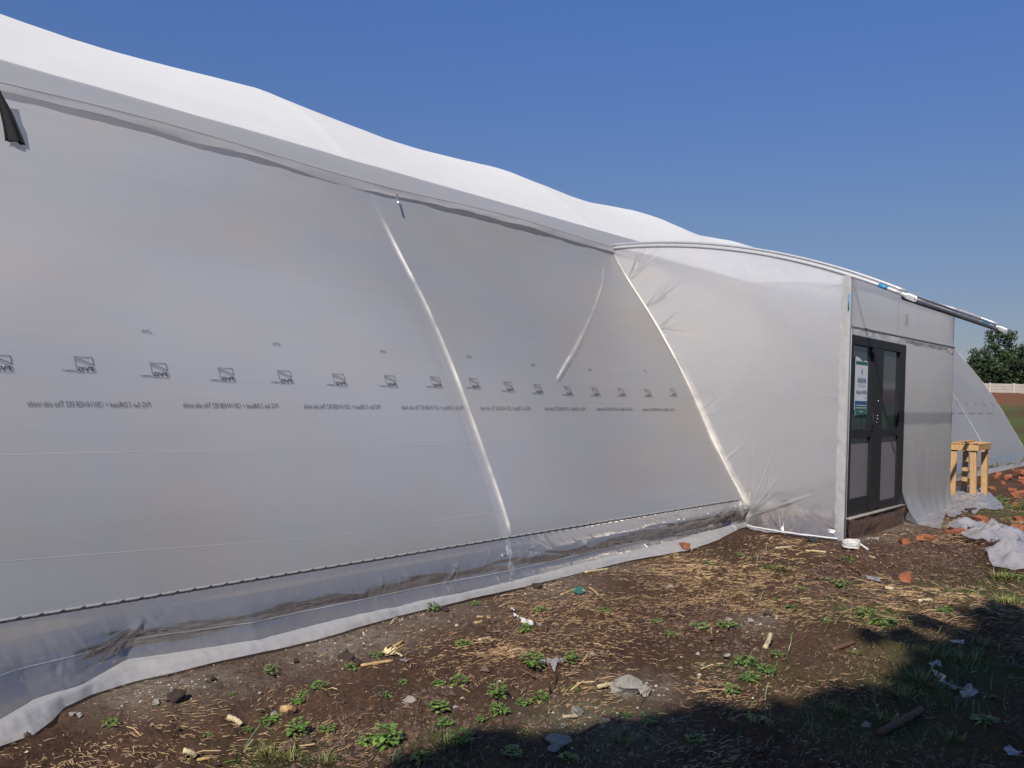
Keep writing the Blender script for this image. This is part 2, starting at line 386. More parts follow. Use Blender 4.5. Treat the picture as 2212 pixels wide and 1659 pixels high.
# ------------------------------------------------------------------ terrain (one sheet to the horizon)
SOFT = []   # (x, y, radius, height) local mounds and dips
def mound(px, py, r, h):
    p = gpt(px, py); SOFT.append((p[0], p[1], r, h))
mound(1330, 1255, .5, .05); mound(1620, 1375, .25, -.05); mound(1700, 1290, .8, .05); mound(2085, 1185, 1.1, .07)
mound(1500, 1260, .35, .05); mound(2150, 1215, .9, .06); mound(1900, 1230, .7, -.05); mound(385, 1505, .22, .05); mound(1240, 1240, .3, .04)
mound(2190, 1025, 1.6, .16); mound(2120, 1105, .25, .05); mound(1930, 1300, .9, .04); mound(1650, 1350, .5, .03)
def terrain(x, y):
    x = np.asarray(x, float); y = np.asarray(y, float)
    near = 1-sstep(20, 45, np.hypot(x, y))
    h = fbm(x*.55, y*.55, 3)*.05+fbm(x*3.1, y*3.1, 4)*.030*near+np.maximum(0, fbm(x*9, y*9, 3)-.10)*.10*near*(.3+np.clip(2*fbm(x*.9+7, y*.9, 2)+.5, 0, 1))
    for (a, b, r, hh) in SOFT: h = h+hh*np.exp(-((x-a)**2+(y-b)**2)/(r*r))
    # trodden level beside the greenhouse and the porch
    keep = sstep(4.35, 4.0, y)*1.0
    porch = sstep(9.2, 8.7, x)+sstep(3.45, 3.1, y)+sstep(15.0, 15.6, x)
    k = np.clip(keep, 0, 1)*np.clip(porch, 0, 1)
    h = h*(.15+.85*k)-.012
    r = np.hypot(x, y)
    h = h+2.25*sstep(48, 105, r)
    az = np.degrees(np.arctan2(y, x))
    h = h+.9*np.exp(-((r-93)/5.)**2)*(1+.5*fbm(x*.15, y*.15, 3))*sstep(-40, -10, az)*sstep(40, 20, az)
    return h
def axis_coords(lo, hi, step, far, g=1.13):
    c = list(np.arange(lo, hi, step)); s = step; v = lo; a = []
    while v > -far: s *= g; v -= s; a.append(v)
    s = step; v = c[-1]; b = []
    while v < far: s *= g; v += s; b.append(v)
    return np.array(a[::-1]+c+b)
gx = axis_coords(1.0, 13.5, .032, 900, 1.07); gy = axis_coords(-1.2, 4.9, .032, 900, 1.09)
GX, GY = np.meshgrid(gx, gy, indexing='ij')
GZ = terrain(GX, GY)
gme = grid(np.stack([GX, GY, GZ], 2))
mask = np.zeros((GX.size, 4), np.float32); mask[:, 3] = 1
fx, fy = GX.ravel(), GY.ravel(); rr = np.hypot(fx, fy)
def blob(px, py, r):
    p = gpt(px, py); return np.exp(-((fx-p[0])**2+(fy-p[1])**2)/(r*r))
grass = np.clip(sstep(27, 34, rr)*sstep(90, 84, rr)*(.55+1.2*fbm(fx*.12, fy*.3, 3)), 0, 1)
for (px, py, r, s) in [(2000, 1480, .35, .7), (2080, 1430, .5, .7), (1900, 1560, .5, .5), (980, 1610, .3, .6), (1300, 1580, .5, .35), (600, 1640, .3, .35), (2190, 1300, .8, .5), (2200, 1110, .9, .5), (1620, 1440, .3, .3), (1890, 1340, .4, .35)]:
    grass = np.maximum(grass, s*blob(px, py, r))
grav = np.zeros_like(grass)
for (px, py, r, s) in [(330, 1490, .30, 1), (390, 1480, .3, .9), (480, 1460, .3, .7), (720, 1390, .30, 1), (800, 1370, .3, .9), (620, 1420, .3, .5), (880, 1330, .35, .7), (1000, 1310, .3, .5), (1180, 1260, .4, .8), (1350, 1230, .4, .5), (1930, 1140, .5, .9), (2000, 1130, .5, .9), (1860, 1165, .4, .8), (1380, 1475, .22, .8), (1300, 1560, .35, .7), (1250, 1590, .25, .6), (1630, 1345, .2, .6)]:
    grav = np.maximum(grav, s*blob(px, py, r))
berm = np.exp(-((rr-92)/6.)**4)
mask[:, 0] = grass; mask[:, 1] = np.clip(grav*1.2, 0, 1); mask[:, 2] = np.clip(berm*.8, 0, 1)
ca = gme.color_attributes.new('mask', 'FLOAT_COLOR', 'POINT'); ca.data.foreach_set('color', mask.ravel())
tag(link(gme, 'ground', M['ground']), kind='structure')
def gz(x, y): return float(terrain(x, y))
def gat(px, py, sink=0.):
    p = gpt(px, py, 0)
    for _ in range(4): p = gpt(px, py, gz(p[0], p[1])-sink)
    return Vector(p)

# ------------------------------------------------------------------ greenhouse
XP = 9.659; BAY = 4.361; HOOPS = [XP+BAY*k for k in range(-4, 5)]; HXR = XP+BAY; XE = HOOPS[-1]; XS = HOOPS[0]-BAY*.5
_pz = np.array([0, .345, .68, 1.037, 1.28, 1.734, 1.918, 2.211, 2.503, 2.853, 3.266, 3.72])
_py = np.array([4.63, 4.70, 4.865, 5.065, 5.20, 5.462, 5.578, 5.768, 5.979, 6.263, 6.578, 6.86])
def _smooth():
    zz = np.linspace(0, 3.72, 200); yy = np.interp(zz, _pz, _py); k = np.ones(17)/17
    ext = np.concatenate([yy[0]-(np.arange(8, 0, -1))*(yy[1]-yy[0]), yy, yy[-1]+np.arange(1, 9)*(yy[-1]-yy[-2])])
    return zz, np.convolve(ext, k, 'valid')
_zz, _yy = _smooth()
def prof(z): return np.interp(z, _zz, _yy)
def profX(X, z):
    return prof(z)+sstep(6.0, 9.6, X)*sstep(15, 12, X)*np.interp(z, [0, .345, .6, 1.05, 1.7, 2.35, 2.8, 3.2, 3.5, 3.72], [0, .01, .06, .09, .065, .045, .01, .01, .02, 0])
YC, ZC, RR = 11.02, -.03, 5.55
def bayu(X): return ((np.asarray(X)-XP)/BAY) % 1.0
def wall_pt(X, z, out=0.):
    """point on the wall film (film pulled a little inward between hoops)"""
    X = np.asarray(X, float); z = np.asarray(z, float)
    y = profX(X, z)+.035*np.sin(np.pi*bayu(X))**2*np.sin(np.pi*np.clip((z-.345)/3.4, 0, 1))
    return np.stack([X+0*z, y+0*X-out, z+0*X], -1)
def wall_hit(px, py):
    z = 1.6; d = ray(px, py)
    y = 5.5
    for _ in range(30):
        p = ORG+d*(y/d[1]); y = float(profX(p[0], p[2]))
    return p
gh = empty('greenhouse', (12, 8, 0))
tag(gh, 'long white polythene tunnel greenhouse with curved film walls and wavy white roof', 'greenhouse')
# wall film
xs = np.linspace(XS, XE, 340); zs = np.linspace(.345, 3.72, 60)
PX, PZ = np.meshgrid(xs, zs, indexing='ij'); W = wall_pt(PX, PZ)
W[..., 1] += .010*fbm(PX*.8, PZ*.5, 3)
# creases radiating from anchors (little pulls near fixings)
def pleats(P, ax, az, dirdeg, spread, n, amp, length, seed=0, u=0, w=2, ch=1):
    r_ = np.random.default_rng(seed)
    du = P[..., u]-ax; dw = P[..., w]-az; r = np.hypot(du, dw)+1e-6; th = np.degrees(np.arctan2(dw, du))
    d = 0
    for k in range(n):
        a = dirdeg+r_.uniform(-spread, spread); wd = r_.uniform(.008, .020); L = length*r_.uniform(.5, 1.1); am = amp*.68*r_.uniform(.3, 1.2)*r_.choice([-1, 1])
        dth = (th-a+180) % 360-180; lat = r*np.sin(np.radians(dth)); front = np.abs(dth) < 60
        d = d+am*front*np.exp(-(lat/wd)**2)*np.clip(r/.05, 0, 1)*np.clip(1-r/L, 0, 1)
    P[..., ch] += d
link(grid(W), 'wall_film', M['wall_film'], gh)
# far long side, end walls and inner ground keep the inside as bright as a real tunnel
Wb = W[::6, ::3].copy(); Wb[..., 1] = 2*YC-Wb[..., 1]; Wb[:, 0, 2] = -.02
link(grid(Wb), 'rear_wall_film', M['wall_film'], gh)
def end_wall(X, x2=None):
    a = []
    for z in np.linspace(-.02, 3.72, 14): a.append((float(prof(max(z, .345))), z))
    t = np.linspace(math.atan2(3.72-ZC, 6.86-YC+.25), math.pi/2, 14)
    for k in t: a.append((YC+RR*math.cos(k), ZC+RR*math.sin(k)))
    b = [(2*YC-y, z) for y, z in a]
    v = []; n = len(a)
    for (p, q) in zip(a, b): v += [(X, *p), (X, *q)]
    return pydata(v, [(2*k, 2*k+1, 2*k+3, 2*k+2) for k in range(n-1)])
link(end_wall(XS), 'end_wall_film', M['wall_film'], gh); link(end_wall(XE-.02), 'end_wall_film', M['wall_film'], gh)
# roof
ang0 = math.atan2(3.96-ZC, 7.16-YC); ang1 = math.pi-ang0
xs2 = np.linspace(XS, XE, 560); an = np.linspace(ang0, ang1, 110)
AX, AA = np.meshgrid(xs2, an, indexing='ij')
uu = bayu(AX); ta = np.clip((ang0-AA)/(ang0-math.pi/2), 0, 2); ta = np.where(ta > 1, 2-ta, ta)
sag = .005*np.exp(-((np.minimum(uu, 1-uu)*BAY)/.05)**2)*-1+.10*np.abs(np.sin(np.pi*uu))**1.3*(.10+.90*sstep(0., .55, ta))+.012*fbm(AX*1.2, AA*14, 3)
rad = RR-sag
RP = np.stack([AX, YC+rad*np.cos(AA), ZC+rad*np.sin(AA)], 2)
RP[..., 2] += .013*np.clip(AX-XP, 0, 99)*sstep(.1, .5, ta)
RP[:, 0, 1] += .02*fbm(xs2*2.2, xs2*0, 3); RP[:, 0, 2] += .03*fbm(xs2*2.2, xs2*0+4, 3)
link(grid(RP), 'roof_film', M['roof_film'], gh)
# grey band between the gutter line and the roof film
def rowcurve(X, y, z, wob, seed):
    return np.stack([X, y+wob*fbm(X*1.3+seed, X*0, 3), z+wob*fbm(X*1.1+seed+9, X*0, 3)], -1)
xb = np.linspace(XS, XE, 400)
gutz = 3.70+.045*np.sin(np.pi*bayu(xb))**2
B0 = np.stack([xb, 6.80+0*xb, gutz], -1); B1 = rowcurve(xb, 6.90, 3.80, .012, 1); B1[:, 2] += .03*np.sin(np.pi*bayu(xb))**2
B2 = rowcurve(xb, 7.02, 3.89, .012, 2); B3 = rowcurve(xb, 7.19, 4.01, .006, 3)
link(grid(np.stack([B0, B1, B2, B3], 1)), 'eave_band', M['band_film'], gh)
rowg = tube_mesh([(x, 6.815, 3.695+.045*math.sin(math.pi*float(bayu(x)))**2) for x in np.linspace(XS, XE, 120)], .017, 8)
link(rowg, 'gutter_rail', M['lip_film'], gh)
lipw = .075+.035*fbm(xb*1.5, xb*0+2, 4)+.03*np.exp(-((xb-5.0)/.5)**2)
L0 = np.stack([xb, 6.80+0*xb, gutz-.01], -1)
L1 = np.stack([xb, 6.785+.02*fbm(xb*6, xb*0, 2), gutz-.01-lipw*.5], -1)
L2 = np.stack([xb, 6.77+.025*fbm(xb*5, xb*0+7, 3), gutz-.01-lipw], -1)
selL = xb < XP+.02
link(grid(np.stack([L0[selL], L1[selL], L2[selL]], 1)), 'eave_lip', M['lip_film'], gh)
# hoops: the white tube and a cream strip painting its glow through the film
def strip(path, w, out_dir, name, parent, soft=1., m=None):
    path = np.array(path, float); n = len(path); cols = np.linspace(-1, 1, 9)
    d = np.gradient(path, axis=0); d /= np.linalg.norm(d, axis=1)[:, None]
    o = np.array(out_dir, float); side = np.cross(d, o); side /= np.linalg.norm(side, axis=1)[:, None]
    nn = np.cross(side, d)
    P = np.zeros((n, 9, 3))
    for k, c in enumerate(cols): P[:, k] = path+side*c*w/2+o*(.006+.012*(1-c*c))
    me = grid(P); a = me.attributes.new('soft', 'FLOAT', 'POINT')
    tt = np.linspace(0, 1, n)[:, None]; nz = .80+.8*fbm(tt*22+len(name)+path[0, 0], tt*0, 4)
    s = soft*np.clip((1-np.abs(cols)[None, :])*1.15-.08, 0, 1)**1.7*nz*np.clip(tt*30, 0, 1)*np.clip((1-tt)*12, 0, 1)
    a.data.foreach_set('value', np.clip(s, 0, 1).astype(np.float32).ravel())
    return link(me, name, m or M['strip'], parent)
for k, X in enumerate(HOOPS+[XS]):
    if abs(X-XE) < .1: X -= .03
    zz = np.linspace(.02, 3.6, 40)
    tm = tube_mesh([(X, float(profX(X, z))+.042, z) for z in zz]+[(X, YC+(RR-.04)*math.cos(a), ZC+(RR-.04)*math.sin(a)) for a in np.linspace(ang0+.05, ang1-.05, 24)]
                   + [(X, 2*YC-float(prof(z))-.042, z) for z in zz[::-1]], .025, 8)
    hp = link(tm, 'hoop', M['white_pipe'], gh)
    zt = np.linspace(.345 if X > 12 or X < 5 or True else .1, 3.30, 60)
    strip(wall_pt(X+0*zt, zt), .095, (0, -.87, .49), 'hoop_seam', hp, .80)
# soft reflection and glint painted on the film in the bay beside the porch
p = [wall_hit(*q) for q in [(1302, 575), (1300, 615), (1285, 660), (1265, 705), (1240, 755), (1218, 790), (1200, 822)]]
p = np.array(p); t_ = np.linspace(0, 6, 30); p = np.stack([np.interp(t_, range(7), p[:, k]) for k in range(3)], 1); p[:, 1] -= .0
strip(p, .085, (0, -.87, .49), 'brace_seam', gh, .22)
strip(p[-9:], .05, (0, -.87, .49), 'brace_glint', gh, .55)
# lock channel and spring wire along the foot of the wall
def lock_run(a, b, name_parent, period=.12, amp=.009, normal=(0, -1, 0), r=.0028, w=.016):
    a = Vector(a); b = Vector(b); L = (b-a).length; d = (b-a)/L; nrm = Vector(normal); up = nrm.cross(d).normalized()
    if up.z < 0: up = -up
    ch = []
    n = max(2, int(L/.4))
    P = np.zeros((n+1, 4, 3))
    for i in range(n+1):
        c = a+d*(L*i/n)
        for j, (o, u_) in enumerate(((0, -w/2), (.012, -w/2), (.012, w/2), (0, w/2))): P[i, j] = c+nrm*o+up*u_
    c = link(grid(P), 'lock_channel', M['channel'], name_parent, False)
    pts = []; k = int(L/period*6)
    for i in range(k+1):
        s = i/k*L; ph = s/period*2*math.pi
        pts.append(a+d*s+nrm*(.012+.006*math.cos(ph))+up*(amp*math.sin(ph)-.004))
    link(tube_mesh(pts, r, 4), 'spring_wire', M['wire'], c)
    return c
lock_run((XS, float(prof(.345)), .345), (XP-.15, float(prof(.345)), .345), gh, .105, .011)
lock_run((HXR+.2, float(prof(.345)), .345), (XE, float(prof(.345)), .345), gh, .105, .011)
# skirt film under the lock channel, and its folded white edge on the soil
sk_low = [(0, 1616), (74, 1590), (113, 1560), (140, 1530), (200, 1502), (260, 1483), (460, 1434), (678, 1386), (862, 1332), (1046, 1288), (1138, 1268), (1356, 1213), (1491, 1189), (1550, 1168), (1597, 1143)]
sk_up = [(0, 1569), (77, 1520), (184, 1484), (285, 1431), (460, 1404), (567, 1388), (678, 1357), (892, 1305), (1076, 1265), (1356, 1197), (1470, 1168), (1560, 1142), (1600, 1127)]
def curve_by_x(pts, yfun):
    out = [on(a, b, 2, 0) if yfun == 'g' else on(a, b, 1, yfun) for a, b in pts]
    out = np.array(out); o = np.argsort(out[:, 0]); return out[o]
lowc = curve_by_x(sk_low, 'g')
def up_pt(a, b):
    # the fold's upper edge lies about 6 cm above the soil
    return on(a, b, 2, .055)
upc = np.array([up_pt(a, b) for a, b in sk_up]); upc = upc[np.argsort(upc[:, 0])]
def ev(c, X, k, lo=None):
    return np.interp(X, c[:, 0], c[:, k])
def skirt(xa, xb_, low_y, up_y, nm_seed=0, dens=110):
    n = int((xb_-xa)*dens); X = np.linspace(xa, xb_, n)
    yl = np.array([float(prof(.345))]*n)-.014
    ly = low_y(X); uy = up_y(X)
    uy = np.minimum(uy, yl-.02)
    rows = []
    m = 44
    for j in range(m):
        t = j/(m-1)
        z = .335*(1-t)+.055*t
        y = yl*(1-t)+uy*t
        bulge = -.070*math.sin(2*math.pi*t*.82)*(1-.25*t)*min(1, t*5+.15)
        y = y+bulge*(1+.8*fbm(X*.5, X*0+t*.7, 3))+.020*fbm(X*1.6, X*0+t*3, 4)*math.sin(math.pi*t)+.006*fbm(X*9, X*0+t*2, 3)*min(1, t*4)
        # scallops where the wire grips
        y = y-.006*np.abs(np.sin(X/.105*math.pi))*math.exp(-t*14)
        rows.append(np.stack([X, y, z+0*X], -1))
    return X, rows
ly = lambda X: ev(lowc, X, 1)
uy = lambda X: np.where(X < 9.3, ev(upc, X, 1), 4.6)
X_, rows = skirt(XS, XP-.02, ly, uy)
# left of the picture the curves just carry on
PS = np.stack(rows, 1)
for (ax_, az_, dd, sp, n_, am, L_, sd_) in [(9.45, .335, 196, 9, 7, .016, 2.2, 31), (9.3, .30, 205, 14, 6, .012, 1.2, 32), (5.5, .25, 190, 8, 3, .010, .8, 33), (5.2, .2, 10, 10, 3, .008, .8, 34), (2.1, .25, 215, 20, 4, .008, .7, 35)]:
    pleats(PS, ax_, az_, dd, sp, n_, am, L_, sd_)
rk = np.random.default_rng(12)
for k in range(60):
    xk = 1.0+8.4*rk.random(); pleats(PS, xk, .33-.20*rk.random()*(k % 3 > 0), 270+rk.uniform(-70, 70), 10, 2, .010, rk.uniform(.12, .5), 200+k)
for k in range(14):
    pleats(PS, 1.2+8.*rk.random(), .05+.22*rk.random(), rk.choice([0, 180])+rk.uniform(-9, 9), 6, 2, .011, rk.uniform(.5, 1.3), 300+k)
PS[..., 1] = np.minimum(PS[..., 1], 4.74)
sme = grid(PS); sk = link(sme, 'skirt_film', M['skirt_film'], gh)
fr_ = []
for j in range(7):
    t = j/6; a = rows[-1]; yy_ = a[:, 1]*(1-t)+ly(X_)*t; zz_ = .055*(1-t)**1.3+.012*math.sin(math.pi*t)+.003
    fr_.append(np.stack([X_, yy_+.012*fbm(X_*5, X_*0+t, 3)-(.012 if j == 0 else 0), zz_+.030*np.abs(fbm(X_*2.5+(1-t)*1.5, X_*0+t*2, 3))*math.sin(math.pi*t)+.008*np.abs(fbm(X_*14+t*6, X_*0+t*2, 2))*math.sin(math.pi*t)+.003], -1))
link(grid(np.stack(fr_, 1)), 'skirt_edge', M['fold_film'], sk)
# a thin welded seam line along the skirt
seam_px = [(0, 1458), (453, 1357), (678, 1316), (929, 1264), (1107, 1231), (1352, 1176), (1560, 1130)]
def on_skirt(px, py):
    y = 4.6; d = ray(px, py)
    for _ in range(10):
        p = ORG+d*(y/d[1]); j = int(np.clip(round((.335-p[2])/(.28)*43), 0, 43)); i = int(np.clip(np.searchsorted(X_, p[0]), 0, len(X_)-1)); y = rows[j][i, 1]
    return p
sp = np.array([on_skirt(*q) for q in seam_px]); t_ = np.linspace(0, len(sp)-1, 160); sp = np.stack([np.interp(t_, range(len(sp)), sp[:, k]) for k in range(3)], 1)
def skirt_y(x, z):
    i = int(np.clip(np.searchsorted(X_, x), 0, len(X_)-1)); zz_r = PS[i, :, 2]; return float(np.interp(-z, -zz_r, PS[i, :, 1]))
sq = np.zeros((160, 2, 3))
for i in range(160):
    for j in range(2):
        z = sp[i, 2]+(j-.5)*.005; sq[i, j] = (sp[i, 0], skirt_y(sp[i, 0], z)-.004, z)
link(grid(sq), 'weld_seam', M['fold_film'], sk)
# plinth behind the skirt (low bank of soil the film is tucked against)
Xq = np.linspace(XS, XE, 300)
bk = [np.stack([Xq, 4.80+.02*fbm(Xq*2, Xq*0+q, 3), z+.03*fbm(Xq*1.5, Xq*0+q+5, 3)*(z > 0)], -1) for q, z in enumerate((-.03, .12, .24, .27))]
bk[3][:, 1] += .25
link(grid(np.stack(bk, 1)), 'inner_plinth', M['plinth'], gh)
# added beds inside, made up to darken and tint the lower film
M['bed_green'] = mat_pbr('added_bed_green', (.05, .10, .03), .8, 0, .4, 3, .8, 10)
for (yb, hb, a0, a1) in ((6.6, .42, -2., 2.6), (6.7, .55, 3.4, 8.2), (8.4, .6, -6., 3.), (8.6, .5, 4., 9.), (10.6, .7, -7., 8.), (8.5, .5, 15., 25.)):
    xa = np.linspace(a0, a1, 60); tt_ = np.linspace(0, math.pi, 9)
    Pb = np.stack([np.stack([xa, yb+.38*np.cos(q)+.08*fbm(xa*1.5, xa*0+q, 3), -.03+hb*np.sin(q)*(.7+.8*fbm(xa*.9, xa*0+yb, 3))], -1) for q in tt_], 1)
    link(grid(Pb), 'added_bed', M['bed_green'], gh)
# skirt of the far section
n2 = 160; X2 = np.linspace(HXR+.18, XE, n2); rws = []
for j in range(14):
    t = j/13; rws.append(np.stack([X2, 4.69-.06*np.sin(np.pi*t)*(1+.6*fbm(X2*.9, X2*0+t, 3))-.12*t**3+.02*fbm(X2*3, X2*0+t*3, 3)*math.sin(math.pi*t), .335*(1-t)+.01+0*X2], -1))
link(grid(np.stack(rws[:10], 1)), 'skirt_film', M['skirt_film'], gh)
link(grid(np.stack(rws[9:], 1)), 'skirt_edge', M['fold_film'], gh)
# steel pin sticking out under the eave
a = on(857, 421, 1, 6.72); b = on(861, 441, 1, 6.60)
pin = link(tube_mesh([a, (np.array(a)+np.array(b))/2, b], .011, 8), 'steel_pin', M['silver'], gh)
# torn patches in the skirt beside the second hoop
for (cx_, cy_, w_, h_) in [(1143, 1196, .10, .03), (1074, 1206, .04, .09)]:
    c = on(cx_, cy_, 1, 4.60); v = []
    n = 15; Pq = np.zeros((n, 6, 3))
    for i in range(n):
        for j in range(6):
            Pq[i, j] = (c[0]+(i/(n-1)-.5)*w_*1.6, c[1]-.045-.03*random.random(), c[2]+(j/5-.5)*h_+random.uniform(-.012, .012))
    link(grid(Pq), 'crumpled_patch', M['hem_film'], sk)

# printed marks on the film, reversed because the print faces the inside
def print_on_wall(V, Fc, X0, Z0, parent, name, m, mirror=True, out=.0022, slant=0.):
    V = np.array(V); u = V[:, 0]; v = V[:, 1]
    if mirror: u = -u
    z = Z0+v*.86
    P = wall_pt(X0+u, z, out)
    P[:, 1] += .010*fbm(P[:, 0]*.8, P[:, 2]*.5, 3)-.006
    return link(pydata(P, Fc), name, m, parent, False)
wallo = bpy.data.objects['wall_film']
W_, H_ = .108, .112
top = [(0, 1), (1, 1), (1, .9), (.93, .88), (.6, .76), (.3, .62), (0, .46), (0, 1)]
top = [(0, 1), (0, .50), (.3, .68), (.62, .82), (1, .93), (1, 1), (0, 1)]
low = [(1, .80), (.62, .67), (.3, .51), (.02, .33), (-.04, .27), (0, 0), (1, 0), (1, .84)]
def logo_geo():
    parts = []
    for pl, w in ((top, .004), (low, .003)):
        parts.append(line_poly([(a*W_, b*H_) for a, b in pl], w))
    tv, tf = text_mesh('FVG', 1, .03)
    tv = tv/tv.max(0)*np.array([W_*.84, H_*.28]); tv += np.array([W_*.08, H_*.09]); parts.append((tv, tf))
    gv, gf = text_mesh('GERMANY', 1, .01); gv = gv/gv.max(0)*np.array([.080, .012]); gv += np.array([W_+.008, .004]); parts.append((gv, gf))
    return merge2d(parts)
LV, LF = logo_geo()
logo_px = [(3, 785), (184, 788), (347, 800), (493, 810), (620, 815), (736, 821), (845, 824), (942, 826), (1025, 829), (1100, 836), (1166, 841), (1232, 845), (1292, 847), (1347, 848), (1402, 849), (1455, 848)]
for px, py in logo_px:
    p = wall_hit(px, py)
    print_on_wall(LV, LF, p[0]+W_/2, p[2]-H_*.43, wallo, 'printed_logo', M['ink'])
TV, TF = text_mesh('FVG Sun 3 Diffused + 1201141428 052 This side inside', 1, 0)
TV = TV/TV.max(0)*np.array([.725, .040])
for k in range(-2, 9):
    a = 1.69+.945*k
    if a+.72 > XP: continue
    print_on_wall(TV, TF, a+.725, 1.416, wallo, 'printed_text', M['ink_faint'])
SV, SF = text_mesh('-3799-', 1, 0); SV = SV/SV.max(0)*np.array([.078, .028])
for px, py in [(320, 717), (602, 744), (829, 760), (1014, 771), (1155, 789), (1280, 799), (1395, 802)]:
    p = wall_hit(px, py); print_on_wall(SV, SF, p[0]+.037, p[2]-.01, wallo, 'printed_mark', M['ink_faint'])
for k in range(9):
    print_on_wall(LV, LF, 18.9+.95*k, 1.62, wallo, 'printed_logo', M['ink_faint'])
for k in range(8):
    print_on_wall(TV, TF, 19.0+.98*k, 1.40, wallo, 'printed_text', M['ink_faint'])
# weld lines in the sheet
for pts, w in (([(0, 983), (430, 974), (870, 962), (1100, 957)], .004), ([(0, 1213), (700, 1160), (1250, 1080), (1585, 1050)], .003)):
    q = np.array([wall_hit(*s) for s in pts]); t_ = np.linspace(0, len(pts)-1, 80)
    q = np.stack([np.interp(t_, range(len(pts)), q[:, k]) for k in range(3)], 1)
    w_ = wall_pt(q[:, 0], q[:, 2], .002); w2 = wall_pt(q[:, 0], q[:, 2]+w*.55, .002)
    link(grid(np.stack([w_, w2], 1)), 'weld_line', M['fold_film'], wallo)

# ------------------------------------------------------------------ entrance porch
XR = HXR+.14; YF = 3.466; ZT = 3.06
por = empty('entrance_porch', ((XP+XR)/2, YF, 0))
tag(por, 'white film entrance porch with black double door and bent pipe roof, joined to the tunnel', 'porch')
pipe_px = [(1318, 536), (1380, 529), (1450, 529), (1520, 532), (1600, 541), (1680, 553), (1740, 565), (1836, 592), (1910, 618), (1985, 648)]
pp = np.array([on(a, b, 0, XP) for a, b in pipe_px]); o_ = np.argsort(-pp[:, 1]); pp = pp[o_]
pfit = np.polyfit(pp[:, 1], pp[:, 2], 3)
def roofz(y): return np.polyval(pfit, y)
# side film (faces the viewer)
def side_film(X, sgn):
    ns, nt = 420, 340
    S, T = np.meshgrid(np.linspace(0, 1, ns), np.linspace(0, 1, nt), indexing='ij')
    yh = profX(XP, T*3.70); y = yh*(1-S)+YF*S
    zt = roofz(prof(3.70)*(1-S)+YF*S)-.02
    z = T*zt+.0
    x = X+0*y
    P = np.stack([x, y, z], 2)
    P[..., 0] += .03*sgn*np.sin(np.pi*S)*np.sin(np.pi*T)+.010*sgn*fbm(y*1.1, z*.8, 3)
    if sgn < 0:
        # taut creases from the hoop
        for (px, py, dd, sp, n, am, L, sd) in [(1358, 605, 52, 20, 16, .020, .95, 1), (1392, 668, 32, 22, 14, .015, .8, 2), (1420, 712, 15, 25, 12, .012, .7, 5), (1440, 740, 95, 30, 8, .010, .4, 3), (1612, 1120, 50, 38, 12, .015, 1.0, 4), (1655, 1075, 80, 14, 7, .024, .5, 8), (1815, 1150, 130, 38, 8, .009, .5, 9), (1832, 610, 215, 38, 8, .007, .5, 11), (1500, 900, 20, 20, 6, .007, .6, 12), (1550, 1010, 25, 25, 8, .009, .7, 13), (1700, 1160, 85, 50, 10, .014, .5, 14), (1830, 860, 175, 30, 6, .006, .5, 15), (1600, 560, 265, 40, 6, .006, .5, 16)]:
            a_ = on(px, py, 0, XP)
            Q = P.copy(); Q[..., 1] = -P[..., 1]
            pleats(Q, -a_[1], a_[2], dd, sp, n, am, L, sd, u=1, w=2, ch=0); P[..., 0] = Q[..., 0]
        # foot of the film sweeps out and rolls
        k = np.clip(1-T/.10, 0, 1)**1.5; P[..., 0] -= k*.10*(.4+np.sin(np.pi*S)); P[..., 2] += 0
        k2 = np.clip(1-T/.25, 0, 1); P[..., 0] += .014*k2*fbm(y*4, z*5+9, 4)
    return grid(P, sgn > 0)
side = link(side_film(XP, -1), 'side_film', M['porch_film'], por)
link(side_film(XR-.03, 1), 'side_film', M['porch_film'], por)
# rolled foot
ys = np.linspace(4.62, YF+.03, 50)
link(tube_mesh([(XP-.075-.10*math.sin(math.pi*k/49)+.02*float(fbm(y*3, 0, 3)), y, .030+.010*float(fbm(y*5, 3, 3))) for k, y in enumerate(ys)], [.010+.008*abs(float(fbm(y*7, 1, 3))) for y in ys], 8), 'rolled_hem', M['hem_film'], side)
Xf = np.linspace(0, 1, 60); flap = []
for j in range(6):
    t = j/5; yv = 4.66+(4.05-4.66)*Xf; flap.append(np.stack([XP-.06-.16*t*np.sin(np.pi*np.clip(Xf*1.0+.05, 0, 1))**.7-.03*t, yv-.10*t*(1-Xf), .02*(1-t)+.006+.02*np.abs(fbm(Xf*6, Xf*0+t, 3))], -1))
link(grid(np.stack(flap, 1)), 'ground_flap', M['loose_film'], side)
# low brick wall standing inside the side film
link(box_mesh((XP+.03, YF+.05, -.05), (XP+.15, 4.45, .27), .006), 'side_plinth', M['plinth'], por)
# seam where film meets the first hoop, its cream glow painted on strips
zt = np.linspace(.05, 3.62, 70)
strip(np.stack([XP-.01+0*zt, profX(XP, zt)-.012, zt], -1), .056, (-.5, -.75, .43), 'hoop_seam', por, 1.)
zt2 = np.linspace(.05, 2.0, 60); strip(np.stack([XP-.02+0*zt2, profX(XP, zt2)-.05, zt2], -1), .20, (-.8, -.5, .3), 'doubled_film', por, .38)  # wide faint strip paints the glow where the film is doubled
Q = [(XP-.02, float(profX(XP, z))-.015, z) for z in np.linspace(.04, 3.6, 160)]
link(tube_mesh([(x+.004*math.sin(k*2.1), y-.004*math.cos(k*1.3), z) for k, (x, y, z) in enumerate(Q)], .004, 4), 'spring_wire', M['channel'], por)
